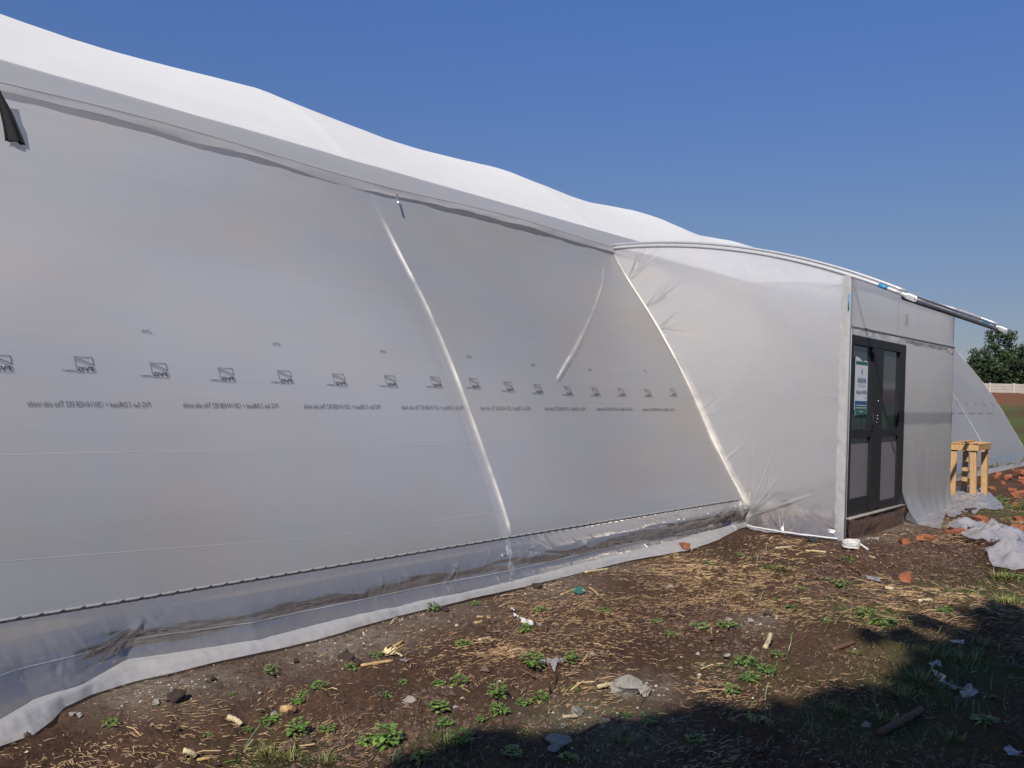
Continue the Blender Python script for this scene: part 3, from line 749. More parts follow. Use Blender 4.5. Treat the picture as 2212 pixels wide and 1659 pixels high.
# roof film and the four roof pipes
yr = np.linspace(float(prof(3.70)), 3.40, 40); xr = np.linspace(XP-.02, XR+.03, 60)
YR, XXR = np.meshgrid(yr, xr, indexing='ij')
ZR = roofz(YR)+.035-.05*np.sin(np.pi*(XXR-XP)/(XR-XP))**2*0+.01*fbm(XXR*2, YR*2, 3)
ZR -= .05*np.sin(np.pi*(XXR-XP)/(XR-XP))*sstep(6.8, 6, YR)*sstep(3.4, 3.7, YR)
link(grid(np.stack([XXR, YR, ZR], 2)), 'roof_film', M['porch_roof'], por)
def arch(X, dz, r, yend, name, m=None, y0=6.84):
    ys_ = np.linspace(y0, yend, 40)
    return link(tube_mesh([(X, y, float(roofz(y))+dz) for y in ys_], r, 10), name, m or M['bracket'], por)
def bracket(X, y, z, dy, dz):
    """flattened, drilled pipe end"""
    d = Vector((0, dy, dz)).normalized(); up = Vector((1, 0, 0)).cross(d)
    prof_ = [(-.09, .023, .023), (-.05, .022, .022), (-.02, .011, .030), (.0, .005, .034), (.09, .005, .034), (.108, .005, .024), (.112, .005, .010)]
    v = []; f = []
    for (s, hx, hu) in prof_:
        for q in range(12):
            t = q/12*2*math.pi
            cx_, cu = math.cos(t), math.sin(t)
            e = .55 if hx < .01 else 1
            cx_ = math.copysign(abs(cx_)**e, cx_); cu = math.copysign(abs(cu)**e, cu)
            c = Vector((X, y, z))+d*s+Vector((1, 0, 0))*hx*cx_+up*hu*cu; v.append(c)
    for k in range(len(prof_)-1):
        for q in range(12): f.append((k*12+q, k*12+(q+1) % 12, (k+1)*12+(q+1) % 12, (k+1)*12+q))
    f += [tuple(range(12))[::-1], tuple((len(prof_)-1)*12+q for q in range(12))]
    b = link(pydata(v, f), 'pipe_bracket', M['bracket'], por)
    hc = Vector((X, y, z))+d*.085-Vector((.0075, 0, 0))
    link(tube_mesh([hc, hc+Vector((.015, 0, 0))], .007, 10), 'bolt_hole', M['black'], b)
for X in (XP, XR):
    lo_ = arch(X, -.012, .022, 2.90, 'lower_roof_pipe'); hi_ = arch(X+.004, .035, .019, 2.86, 'upper_roof_pipe')
    y = 2.74; sl = float(np.polyval(np.polyder(pfit), y)); bracket(X-.004, 2.84, float(roofz(2.84))-.012, -1, -sl)
    ty = 3.10 if X == XP else 3.02; tz = float(roofz(ty))
    sl2 = float(np.polyval(np.polyder(pfit), ty))
    link(tube_mesh([(X-.001, ty+.05, tz-.012+.05*sl2), (X-.001, ty-.05, tz-.012-.05*sl2)], .0235, 12), 'blue_tape', M['blue'], lo_)
yz = float(roofz(2.87))
for dz, r, m_ in ((-.015, .028, 'darksteel'), (.045, .016, 'steel')):
    link(tube_mesh([(XP+.03, 2.89, yz+dz-.02), (XR-.02, 2.89, yz+dz-.02)], r, 10), 'eave_purlin', M[m_], por)
# bunched film along the eave, torn near the far pipe
n = 90; xe = np.linspace(XR-.5, XR+.02, n); rowsE = []
for j in range(6):
    t = j/5; rowsE.append(np.stack([xe, 3.45-.36*t+.02*fbm(xe*5, xe*0+t*2, 3), roofz(3.45-.36*t)+.055+.03*np.sin(t*math.pi)*np.clip(fbm(xe*3, xe*0+t, 3)+.5, 0, 1)], -1))
link(grid(np.stack(rowsE, 1)), 'bunched_film', M['loose_film'], por)
# corner posts
link(box_mesh((XP-.012, YF-.015, -.02), (XP+.045, YF+.05, ZT), .006), 'corner_post', M['channel'], por)
zz = np.linspace(.02, ZT-.02, 200)
cw = link(tube_mesh([(XP-.02, YF+.06+.010*math.sin(z*60), z) for z in zz], .004, 4), 'spring_wire', M['channel'], por)
Pm = np.zeros((120, 7, 3)); zz = np.linspace(.0, ZT, 120)
for i, z in enumerate(zz):
    for j in range(7):
        a = j/6; Pm[i, j] = (XP-.028+.012*float(fbm(z*9, j*.7, 3))+.0*a, YF+.085-.105*a, z)
link(grid(Pm), 'film_wrap', M['fold_film'], por)
tv = tube_mesh([(XP-.036, YF-.002, 2.66), (XP-.036, YF-.002, 2.84)], .008, 6); link(tv, 'blue_tape', M['blue'], por)
link(box_mesh((XP+.047, YF-.012, .0), (XP+.075, YF+.03, 2.44), .003), 'door_trim', M['whitebits'], por)
link(box_mesh((XR-.05, YF, -.02), (XR, YF+.05, ZT-.03), .004), 'corner_post', M['channel'], por)
# header film above the door
def front_sheet(x0, x1, z0, z1, nx, nz, fn=None):
    A, B = np.meshgrid(np.linspace(0, 1, nx), np.linspace(0, 1, nz), indexing='ij')
    x = x0+(x1-x0)*A; z = z0+(z1-z0)*B; y = YF-.006+0*x
    P = np.stack([x, y, z], 2); P[..., 1] += .008*fbm(x*1.6, z*1.6, 3)
    if fn: fn(P, A, B)
    return grid(P)
XD0, XD1 = XP+.077, 11.745
ZH = 2.475
def hd(P, A, B):
    for k in range(16): pleats(P, XP+.1+k*.28+random.uniform(-.08, .08), ZH, 75+random.uniform(-25, 15), 12, 2, .007, .30, 20+k)
    for k in range(5): pleats(P, XP+.3+k*.9, ZT-.02, 262, 12, 2, .006, .3, 60+k)
    P[..., 2] = np.minimum(P[..., 2], 9)
link(front_sheet(XP+.045, XR, ZH, ZT-.005, 260, 50, hd), 'header_film', M['front_film'], por)
lk = lock_run((XP+.05, YF-.008, ZH), (XR, YF-.008, ZH+.03), por, .07, .010, r=.005, w=.030)
# torn white hem between the lock channel and the door head
xh = np.linspace(XP+.05, XR, 160)
hem = np.where(xh < XD1, .085+.03*fbm(xh*4, xh*0, 3)-.05*np.exp(-((xh-10.45)/.12)**2), .05+.04*fbm(xh*3, xh*0+3, 3))
link(grid(np.stack([np.stack([xh, YF-.022+.012*t+.008*fbm(xh*6, xh*0+t, 3), ZH-.01-hem*t], -1) for t in (0, .33, .66, 1)], 1)), 'torn_hem', M['hem_film'], por)
# right hand film panel, gathered at the foot and spreading on the soil
def pan(P, A, B):
    s = np.clip(1-B/.30, 0, 1)
    P[..., 1] -= (.03+.20*(1-A)**1.5)*s**3.5
    P[..., 1] += .030*s**.8*fbm(A*11, B*1.1, 4)*(.4+A)
    P[..., 1] += .03*s*fbm(A*9, B*5, 4)
    w = np.clip(1-np.abs(B-.35)/.3, 0, 1)
    P[..., 1] += .010*w*fbm(A*16, B*1.5+5, 3)
    for k in range(5): pleats(P, XD1+.05, 1.9-.35*k, 50-100*(k % 2), 25, 3, .006, .35, 80+k)
    for k in range(4): pleats(P, XR-.03, 2.40-.05*k, 215, 30, 3, .008, .4, 90+k)
link(front_sheet(XD1+.03, XR, .012, ZH-.015, 170, 110, pan), 'panel_film', M['front_film'], por)
# printed line and box on the header
lv, lf = line_poly([(0, 0), (.0, .50)], .006)
hx = float(on(1937, 680, 1, YF)[0]); hz = ZH+.03
dash = merge2d([line_poly([(0, k*.036), (.004*random.uniform(-1, 1), k*.036+.018)], .007) for k in range(15)])
def flat_print(V, Fc, x0, z0, name, m, parent, out=.022):
    V = np.array(V); return link(pydata([(x0+a, YF-out, z0+b) for a, b in V], Fc), name, m, parent, False)
hdo = bpy.data.objects['header_film']
flat_print(*dash, hx, hz, 'printed_line', M['ink'], hdo)
bxv = merge2d([line_poly([(0, 0), (0, .13), (.10, .13), (.10, 0), (0, 0)], .006), line_poly([(.07, .02), (.07, .11)], .014), line_poly([(.04, .02), (.02, .11)], .006)])
flat_print(*bxv, float(on(1955, 690, 1, YF)[0])-.05, 2.66, 'printed_mark', M['ink'], hdo)
# door
door = empty('door', (XD0, YF, .26)); door.parent = por; door.matrix_parent_inverse = por.matrix_world.inverted()
fX = lambda px, py: float(on(px, py, 1, YF)[0]); fZ = lambda px, py: float(on(px, py, 1, YF)[2])
zb, zt_ = .262, 2.385; zm = fZ(1880, 935)
xl0, xl1 = XD0, XD0+.055; xc0, xc1 = fX(1879, 900), fX(1902, 900); xr0, xr1 = fX(1939, 900), XD1
D0, D1 = YF-.018, YF+.045
fm = [box_mesh((xl0, D0, zb), (xl1, D1, zt_), .004), box_mesh((xr0, D0, zb), (xr1, D1, zt_), .004), box_mesh((xl1, D0-.002, zt_-.11), (xr0, D1, zt_), .004)]
link(join_meshes(fm), 'frame', M['black'], door, False)
xcm = (xc0+xc1)/2
link(join_meshes([box_mesh((xc0, D0-.012, zb+.03), (xcm-.008, D1, zt_-.112), .004), box_mesh((xl1+.001, D0+.004, zb+.005), (xc0, D1-.01, zb+.20), .003), box_mesh((xl1+.001, D0-.004, zm-.045), (xc0, D1-.01, zm+.045), .003)]), 'leaf_frame', M['black'], door, False)
link(join_meshes([box_mesh((xcm+.002, D0-.004, zb+.03), (xc1, D1, zt_-.112), .004), box_mesh((xc1, D0+.004, zb+.005), (xr0-.001, D1-.01, zb+.10), .003), box_mesh((xc1, D0-.004, zm-.05), (xr0-.001, D1-.01, zm+.04), .003)]), 'leaf_frame', M['black'], door, False)
for (a, b, za, zc_, m_, nm) in ((xl1, xc0, zm+.045, zt_-.11, 'glass', 'glass_pane'), (xc1, xr0, zm+.04, zt_-.11, 'glass', 'glass_pane'), (xl1, xc0, zb+.20, zm-.045, 'panel', 'frosted_pane'), (xc1, xr0, zb+.10, zm-.05, 'panel', 'frosted_pane')):
    link(box_mesh((a+.001, YF+.012, za+.001), (b-.001, YF+.020, zc_-.001), 0), nm, M[m_], door, False)
link(tube_mesh([(xc0-.05, D0-.03, 1.30), (xc0-.05, D0-.045, 1.33), (xc0-.05, D0-.045, 1.45), (xc0-.05, D0-.03, 1.48)], .011, 8), 'handle', M['black'], door)
for k, z in enumerate((1.36, 1.44, 1.40, 1.62)):
    link(tube_mesh([(xcm-.04+.012*k, D0-.012, z), (xcm-.04+.012*k, D0-.018, z)], .010, 8), 'lock_rivet', M['silver'], door)
# brick base under the door
bm = bmesh.new(); bmesh.ops.create_grid(bm, x_segments=90, y_segments=14, size=.5)
v_ = []
nb = 100; A, B = np.meshgrid(np.linspace(0, 1, nb), np.linspace(0, 1, 16), indexing='ij')
bx = XP+.05+(XD1+.02-XP-.05)*A; bz = -.05+.29*B; by = YF-.05+.018*fbm(bx*6, bz*9, 4)
bm.free()
S1 = np.stack([bx, by, bz], 2)
T1 = np.stack([bx[:, -1:], by[:, -1:], bz[:, -1:]], 2); T2 = T1.copy(); T2[..., 1] = YF+.2; T2[..., 2] += .004
link(grid(np.concatenate([S1, T2], 1)), 'brick_base', M['plinth'], por)
link(box_mesh((XP+.06, YF-.062, .238), (XD1+.01, YF+.03, .258), .004), 'mortar_ledge', M['stone'], por)

# poster on the left pane
pw0, pw1 = fX(1846, 830), fX(1873.5, 830); pz1, pz0 = fZ(1858, 771), fZ(1858, 897)
PW, PH = pw1-pw0, pz1-pz0
pos = empty('poster', (pw0, YF-.02, pz0))
tag(pos, 'white and green company notice taped to the upper left glass of the black door', 'poster')
M['paper'] = mat_pbr('white_paper', (.62, .64, .66), .5, 0, .04); M['pgreen'] = mat_pbr('poster_green', (.02, .13, .09), .5, 0, .05)
M['pblue'] = mat_pbr('poster_blue', (.02, .08, .2), .5, 0, .05); M['pteal'] = mat_pbr('poster_teal', (.02, .13, .14), .5, 0, .05)
PY = YF-.002
def prect(a, b, c, d, m_, name, off): return link(box_mesh((pw0+a*PW, PY-off-.0015, pz0+b*PH), (pw0+c*PW, PY-off, pz0+d*PH), 0), name, M[m_], pos, False)
me = pydata([(pw0+a*PW, PY, pz0+b*PH) for a, b in [(.06, 0), (1, .015), (1, .93), (.86, .95), (.55, .93), (.3, .985), (.05, 1), (.0, .97), (0, .09), (.06, .09)]], [tuple(range(10))])
sheet = link(me, 'paper', M['paper'], pos, False)
prect(.04, .875, .965, .925, 'pgreen', 'green_stripe', .002); prect(.04, .175, .965, .245, 'pblue', 'blue_panel', .002)
prect(.04, .10, .965, .175, 'pteal', 'green_panel', .002); prect(.08, .015, .965, .10, 'pgreen', 'green_panel', .002)
def ptext(s, a, b, c, d, m_, bold=0., fit=True):
    V, Fc = text_mesh(s, 1, bold)
    if not len(V): return
    V = V/V.max(0)*np.array([(c-a)*PW, (d-b)*PH])+np.array([a*PW, b*PH])
    link(pydata([(pw0+u, PY-.006, pz0+v) for u, v in V], Fc), 'lettering', M[m_], pos, False)
ptext('AGGURA', .17, .575, .86, .645, 'pblue', .02)
ptext('AGRITECH PVT. LTD.', .17, .545, .86, .560, 'ink_faint')
def psmudge(a, b, y, h, m_, n):
    # a line of writing too small to read in the place: short broken strokes
    r_ = random.Random(n); x = a; parts = []
    while x < b:
        w = r_.uniform(.012, .04); parts.append(line_poly([(x*PW, y*PH+r_.uniform(-.1, .1)*h*PH), (min(b, x+w)*PW, y*PH)], h*PH*r_.uniform(.5, 1))); x += w+r_.uniform(.008, .022)
    V, Fc = merge2d(parts); link(pydata([(pw0+u, PY-.006, pz0+v) for u, v in V], Fc), 'small_print', M[m_], pos, False)
psmudge(.22, .78, .506, .010, 'ink_faint', 1)
ptext('\u0a8f\u0a97\u0acd\u0a97\u0ac1\u0ab0\u0abe \u0a8f\u0a97\u0acd\u0ab0\u0ac0\u0a9f\u0ac7\u0a95', .08, .36, .93, .44, 'pblue', .02)
ptext('\u0aaa\u0acd\u0ab0\u0abe.\u0ab2\u0abf.', .76, .285, .93, .325, 'ink')
psmudge(.10, .90, .170, .018, 'paper', 2)
psmudge(.10, .90, .127, .018, 'paper', 3)
psmudge(.36, .66, .065, .014, 'paper', 4)
em = merge2d([line_poly([(-.5, -.2), (-.5, .25), (0, 1), (.5, .25)], .12), line_poly([(.25, -.9), (.25, .3)], .16), line_poly([(-.25, -.1), (-.1, .35), (.2, .1)], .14), line_poly([(-.2, -.4), (.15, -.35)], .14), line_poly([(-.3, -.8), (-.1, -.6)], .12)])
link(pydata([(pw0+.52*PW+u*.105*PW, PY-.006, pz0+.745*PH+v*.055*PH) for u, v in em[0]], em[1]), 'house_emblem', M['pblue'], pos, False)

# ------------------------------------------------------------------ black shade net strip (hangs from the eave)
a = [on(0, 205, 1, 6.55), on(0, 262, 1, 6.45), on(12, 305, 1, 6.40)]
b = [on(8, 206, 1, 6.55), on(33, 250, 1, 6.45), on(56, 313, 1, 6.40)]
pp2 = []
lft = [(-40, 150), (-14, 195), (-2, 235), (6, 270), (11, 303)]; rgt = [(-22, 148), (6, 206), (28, 244), (44, 282), (57, 313)]
n = 24; P = np.zeros((n, 9, 3))
for i in range(n):
    t = i/(n-1)*4; la = [np.interp(t, range(5), [q[k] for q in lft]) for k in (0, 1)]; rb = [np.interp(t, range(5), [q[k] for q in rgt]) for k in (0, 1)]
    for j in range(9):
        s = j/8; q = on(la[0]*(1-s)+rb[0]*s, la[1]*(1-s)+rb[1]*s, 1, 6.66-.15*i/n)
        P[i, j] = q; P[i, j, 1] += .02*math.sin(s*9)*i/n
for i in range(n): P[i, :, 2] += .004*rng.standard_normal(9)*(i > n-3)
o = link(grid(P), 'shade_net', M['black_net'])
md = o.modifiers.new('thick', 'SOLIDIFY'); md.thickness = .004
tag(o, 'strip of black shade net hanging from the eave over the white film wall', 'shade net')

# ------------------------------------------------------------------ wooden stand
wc = [Vector(gat(2060, 1072)), Vector(gat(2109, 1079))]
O1 = Vector((16.0, 3.5, gz(16.0, 3.5))); ux = Vector((0, 1, 0)); uy_ = Vector((1, 0, 0))
st = empty('wooden_stand', O1)
tag(st, 'rough pine plank stand with open slatted top, standing on loose film beside the porch', 'wooden stand')
HT = .985; DP = .80; Wd = .42
def plank(p0, p1, wvec, tvec, name, parent=st):
    """plank from p0 to p1 in stand coordinates (a along ux, b along uy, c up)"""
    def T(p): return O1+ux*p[0]+uy_*p[1]+Vector((0, 0, p[2]))
    p0 = Vector(p0); p1 = Vector(p1); w = Vector(wvec); t = Vector(tvec)
    v = [T(p0), T(p0+w), T(p0+w+t), T(p0+t), T(p1), T(p1+w), T(p1+w+t), T(p1+t)]
    bm = bmesh.new(); vs = [bm.verts.new(q) for q in v]
    for f in ((0, 1, 2, 3), (4, 7, 6, 5), (0, 4, 5, 1), (1, 5, 6, 2), (2, 6, 7, 3), (3, 7, 4, 0)): bm.faces.new([vs[k] for k in f])
    bmesh.ops.recalc_face_normals(bm, faces=bm.faces); bmesh.ops.bevel(bm, geom=bm.edges[:], offset=.003, segments=1, affect='EDGES')
    me = bpy.data.meshes.new('plank'); bm.to_mesh(me); bm.free()
    return link(me, name, M['wood'], parent, False)
LW = .095; TH = .028
for (a, b, dx) in ((0, 0, 1), (Wd-LW, 0, -1), (0, DP, 1), (Wd-LW, DP, -1)):
    plank((a, b, -.02), (a+.015*dx, b, HT-.03), (LW, 0, 0), (0, TH, 0), 'leg')
    lg = plank((a if dx > 0 else a+LW-TH, b+TH+.001, -.02), ((a if dx > 0 else a+LW-TH)+.015*dx, b+TH+.001, HT-.03), (TH, 0, 0), (0, .06, 0), 'leg_brace')
plank((-.03, -.031, HT-.13), (Wd+.03, -.031, HT-.14), (0, 0, .10), (0, .03, 0), 'apron')
plank((-.03, DP+.03, HT-.13), (Wd+.03, DP+.03, HT-.13), (0, 0, .10), (0, .03, 0), 'apron')
plank((-.031, -.03, HT-.12), (-.031, DP+.06, HT-.12), (0, 0, .09), (.03, 0, 0), 'apron')
plank((Wd+.001, -.03, HT-.12), (Wd+.001, DP+.06, HT-.12), (0, 0, .09), (.03, 0, 0), 'apron')
for k, bpos in enumerate((-.03, .16, .34, .53, .74)):
    plank((-.04, bpos, HT-.028+.002*k), (Wd+.04, bpos+random.uniform(-.02, .02), HT-.028+.002*(k % 2)), (0, .09, 0), (0, 0, .024), 'slat')
plank((Wd*.45, -.03, HT+.004), (Wd*.5, DP+.05, HT+.004), (.09, 0, 0), (0, 0, .022), 'slat')

# ------------------------------------------------------------------ loose film on the soil
def crumpled(outline, name, label, cat, m='loose_film', hgt=.05, lift=.012, seed=0, step=.045, ridges=5, group=None, parts=None, freq=.38):
    pts = [gat(*q) for q in outline]; P2 = [Vector((p.x, p.y)) for p in pts]
    # densify
    ring = []
    for a, b in zip(P2, P2[1:]+P2[:1]):
        n = max(1, int((b-a).length/step)); ring += [a+(b-a)*(k/n) for k in range(n)]
    r_ = random.Random(seed)
    xs_ = [p.x for p in ring]; ys_ = [p.y for p in ring]
    inner = []
    def inside(x, y):
        c = False; n = len(ring)
        for i in range(n):
            a, b = ring[i], ring[i-1]
            if (a.y > y) != (b.y > y) and x < (b.x-a.x)*(y-a.y)/(b.y-a.y+1e-12)+a.x: c = not c
        return c
    x = min(xs_)
    while x < max(xs_):
        y = min(ys_)
        while y < max(ys_):
            q = (x+r_.uniform(-.3, .3)*step, y+r_.uniform(-.3, .3)*step)
            if inside(*q): inner.append(Vector(q))
            y += step
        x += step
    allp = ring+inner
    vs, _, fs, *_ = delaunay_2d_cdt(allp, [], [list(range(len(ring)))], 1, 1e-5)
    cx_ = np.array([v.x for v in vs]); cy_ = np.array([v.y for v in vs])
    z = terrain(cx_, cy_)+lift
    rgx = np.array([(p.x, p.y) for p in ring]); dist = np.min(np.hypot(cx_[:, None]-rgx[None, :, 0], cy_[:, None]-rgx[None, :, 1]), 1)
    dome = sstep(0, .25, dist)
    z += hgt*(.25+dome)*np.abs(fbm(cx_*3*freq+seed, cy_*3*freq, 3))*1.2+hgt*.5*freq*np.abs(fbm(cx_*8*freq+seed, cy_*8*freq, 3))+hgt*(1-freq)*dome
    for k in range(ridges):
        a = r_.uniform(0, math.pi); d0 = r_.uniform(min(xs_), max(xs_)), r_.uniform(min(ys_), max(ys_))
        l = (cx_-d0[0])*math.sin(a)-(cy_-d0[1])*math.cos(a); z += hgt*.5*np.exp(-(l/.03)**2)*(.3+dome)
    me = bpy.data.meshes.new(name); me.from_pydata([(a, b, c) for a, b, c in zip(cx_, cy_, z)], [], [tuple(f) for f in fs]); me.update()
    o = link(me, name, M[m]); tag(o, label, cat, group); return o
crumpled([(1956, 1122), (1967, 1131), (2000, 1139), (2031, 1146), (2043, 1110), (2053, 1120), (2067, 1114), (2082, 1112), (2095, 1105), (2105, 1108), (2118, 1105), (2160, 1104), (2168, 1101), (2160, 1084), (2142, 1068), (2122, 1057), (2100, 1055), (2076, 1054), (2052, 1056), (2045, 1070), (2000, 1095), (1960, 1110)],
         'plastic_sheet', 'wide spread of shiny clear film on the soil under the wooden stand', 'plastic sheet', hgt=.06, seed=1, step=.06, ridges=9)
ZX, ZY = 1965.3, 1084.3
zc = lambda L: [(ZX+a*.12255, ZY+b*.12255) for a, b in L]
crumpled(zc([(660, 510), (870, 355), (1095, 450), (1110, 475), (1290, 425), (1320, 580), (1700, 620), (2100, 670), (2100, 790), (1430, 812), (1330, 775), (1030, 745), (890, 680), (1150, 585), (1020, 545), (1000, 600), (960, 565), (720, 550)]),
         'plastic_sheet', 'peaked sheet of milky film trailing across broken bricks on the soil', 'plastic sheet', hgt=.09, lift=.06, seed=2, step=.03, ridges=4)
bag = crumpled(zc([(1340, 880), (1500, 860), (1650, 862), (1850, 900), (2100, 960), (2400, 1060), (2400, 1330), (1820, 1330), (1720, 1300), (1620, 1270), (1480, 1240), (1380, 1150), (1300, 1070), (1290, 1010)]),
               'plastic_bag', 'puffed pile of glossy printed film lying near the grass, below the milky sheet', 'plastic sheet', hgt=.10, lift=.05, seed=5, step=.035, ridges=3, freq=.45)
q = gat(2140, 1194); tv, tf = text_mesh('FVG', 1, .03); tv = tv/tv.max(0)*np.array([.16, .05]); dr = Vector((.667, -.744, 0)).normalized(); up_ = Vector((.74, .66, .0))
link(pydata([tuple(q+Vector((0, 0, .11))+dr*a+(up_*.4+Vector((0, 0, .6)))*b) for a, b in tv], tf), 'printed_logo', M['ink'], bag, False)
crumpled([(1165, 1432), (1185, 1430), (1200, 1432), (1212, 1428), (1224, 1431), (1220, 1436), (1205, 1438), (1198, 1448), (1185, 1446), (1178, 1440), (1168, 1440)], 'plastic_scrap', 'clear torn film scrap caught between two leafy weeds and an upright twig', 'plastic scrap', hgt=.04, seed=6, step=.014, ridges=3)
crumpled([(1858, 1243), (1875, 1243), (1890, 1251), (1903, 1260), (1890, 1260), (1872, 1251)], 'plastic_scrap', 'narrow clear film scrap lying beyond the single big brick', 'plastic scrap', hgt=.02, seed=7, step=.03, ridges=2)
crumpled([(2049, 1388), (2062, 1386), (2083, 1389), (2081, 1395), (2060, 1392)], 'plastic_scrap', 'small grey film scrap at the edge of the tree shade', 'plastic scrap', hgt=.02, seed=8, step=.02, ridges=1)
crumpled([(862, 1429), (872, 1427), (881, 1430), (878, 1436), (866, 1434)], 'plastic_scrap', 'tiny clear film scrap beyond the long straw-coloured cane', 'plastic scrap', hgt=.02, seed=9, step=.012, ridges=1)
crumpled([(2168, 1625), (2180, 1615), (2200, 1618), (2210, 1630), (2200, 1642), (2178, 1640)], 'plastic_scrap', 'pale crumpled film scrap lying deep in the tree shade', 'plastic scrap', hgt=.04, seed=10, step=.018, ridges=2)
def ribbon(px, w, name, label, cat, m, seed=0, lift=.015):
    P = [gat(*q) for q in px]; P = np.array([(p.x, p.y, p.z) for p in P]); n = 40; t = np.linspace(0, len(P)-1, n)
    C = np.stack([np.interp(t, range(len(P)), P[:, k]) for k in range(3)], 1); C[:, 2] += lift+.012*np.abs(fbm(t*2+seed, t*0, 3))
    d = np.gradient(C, axis=0); d /= np.linalg.norm(d, axis=1)[:, None]; s = np.cross(d, [0, 0, 1]); s /= np.linalg.norm(s, axis=1)[:, None]
    tw = fbm(t*1.2+seed, t*0+3, 3)*4; ww = w*(.6+.5*fbm(t*1.5, t*0+seed, 3)+.2)
    nn = np.cross(s, d)
    rows_ = []
    for c in (-1, -.4, .3, 1):
        rows_.append(C+(s*np.cos(tw)[:, None]+nn*np.abs(np.sin(tw))[:, None])*(c*ww[:, None]/2)+np.array([0, 0, .5*w])*abs(c)*0)
    o = link(grid(np.stack(rows_, 1)), name, M[m]); tag(o, label, cat); return o
ribbon([(1107, 1317), (1109, 1327), (1114, 1336), (1125, 1344), (1144, 1350), (1162, 1353), (1180, 1361)], .035, 'plastic_ribbon', 'twisted white plastic strip lying on sunlit straw in front of the wall', 'plastic strip', 'whitebits', 1)
ribbon([(2033, 1439), (2012, 1439), (2014, 1455), (2031, 1468), (2045, 1486), (2073, 1494), (2100, 1489), (2106, 1499), (2076, 1508)], .05, 'plastic_ribbon', 'long pale plastic strip curled on shaded grass', 'plastic strip', 'fold_film', 2)

# ------------------------------------------------------------------ small things on the soil
LAND = {}    # named places for labels
def rock_mesh(size, seed, squash=.6, rough=.25, sharp=False, dims=None):
    r_ = random.Random(seed); bm = bmesh.new()
    d = dims or (1, r_.uniform(.7, 1), squash)
    pts = [bm.verts.new(Vector((r_.gauss(0, 1), r_.gauss(0, 1), r_.gauss(0, 1))).normalized()) for _ in range(16)]
    res = bmesh.ops.convex_hull(bm, input=pts); bmesh.ops.delete(bm, geom=[g for g in res['geom_interior'] if isinstance(g, bmesh.types.BMVert)], context='VERTS')
    bmesh.ops.triangulate(bm, faces=bm.faces[:]); bmesh.ops.subdivide_edges(bm, edges=bm.edges[:], cuts=3, use_grid_fill=True)
    if not sharp: bmesh.ops.smooth_vert(bm, verts=bm.verts[:], factor=.5, use_axis_x=True, use_axis_y=True, use_axis_z=True)
    for v in bm.verts:
        v.co *= 1+rough*(float(fbm(v.co.x*1.5+seed, v.co.y*1.5+v.co.z*2.1, 4)))
        v.co = Vector((v.co.x*d[0], v.co.y*d[1], v.co.z*d[2]))*size/2
    me = bpy.data.meshes.new('rock'); bm.to_mesh(me); bm.free(); return me
def brick_mesh(L, Wb_, Hb, seed):
    r_ = random.Random(seed); bm = bmesh.new(); pts = []
    for sx in (-1, 1):
        for sy in (-1, 1):
            for sz in (-1, 1):
                j = 1 if r_.random() < .6 else r_.uniform(.4, .9)
                for _ in range(3): pts.append(bm.verts.new((sx*L/2*j*r_.uniform(.94, 1), sy*Wb_/2*r_.uniform(.9, 1), sz*Hb/2*r_.uniform(.92, 1))))
    res = bmesh.ops.convex_hull(bm, input=pts)
    bmesh.ops.delete(bm, geom=[g for g in res['geom_interior'] if isinstance(g, bmesh.types.BMVert)], context='VERTS')
    bmesh.ops.triangulate(bm, faces=bm.faces[:]); bmesh.ops.subdivide_edges(bm, edges=bm.edges[:], cuts=3, use_grid_fill=True)
    for v in bm.verts:
        k = .05*min(L, Hb*2)*float(fbm(v.co.x*22+seed, v.co.y*22+v.co.z*15, 3)); v.co += v.co.normalized()*k
    me = bpy.data.meshes.new('brick'); bm.to_mesh(me); bm.free(); return me
_used = {}
def uniq(base, px, py, avoid=()):
    """label: what it is plus the nearest named landmark(s) that make it single"""
    c = sorted((((px-x)**2+((py-y)*1.6)**2)**.5, n, x, y) for n, (x, y) in LM.items())
    def rel(x, y):
        dx, dy = px-x, (py-y)*1.6
        if abs(dx) > abs(dy): return 'right of' if dx > 0 else 'left of'
        return 'in front of' if dy > 0 else 'beyond'
    for k in range(6):
        l = f"{base} {rel(c[k][2], c[k][3])} the {c[k][1]}"
        if l not in _used: _used[l] = 1; return l
    for k in range(5):
        for q in range(k+1, 6):
            l = f"{base} between the {c[k][1]} and the {c[q][1]}"
            if l not in _used and len(l.split()) <= 16: _used[l] = 1; return l
    return base
LM = {'large dark clod': (745, 1412), 'white plastic strip': (1140, 1345), 'upright twig': (1185, 1450), 'squarish pale stone': (887, 1517), 'flat shaded stone': (1205, 1605),
      'black rock at the porch': (1760, 1163), 'white cord coil': (1838, 1180), 'single big brick': (1960, 1252), 'wooden stand': (2095, 1010), 'puffed film pile': (2165, 1220),
      'milky film sheet': (2120, 1160), 'brown corn cob': (622, 1537), 'green wrapper': (1248, 1279), 'bulging skirt corner': (100, 1560), 'second wall hoop': (1128, 1240),
      'porch corner post': (1822, 1165), 'pale stub of cane': (1658, 1390), 'film strip in the shade': (2060, 1480), 'concrete chunk': (1352, 1492), 'jagged stone': (1247, 1536),
      'dark twig': (1820, 1398), 'brick doorstep': (1890, 1140), 'broken pale husk': (840, 1414), 'split cane': (505, 1561), 'brown clod by the wall': (383, 1508), 'narrow film scrap': (1880, 1251)}

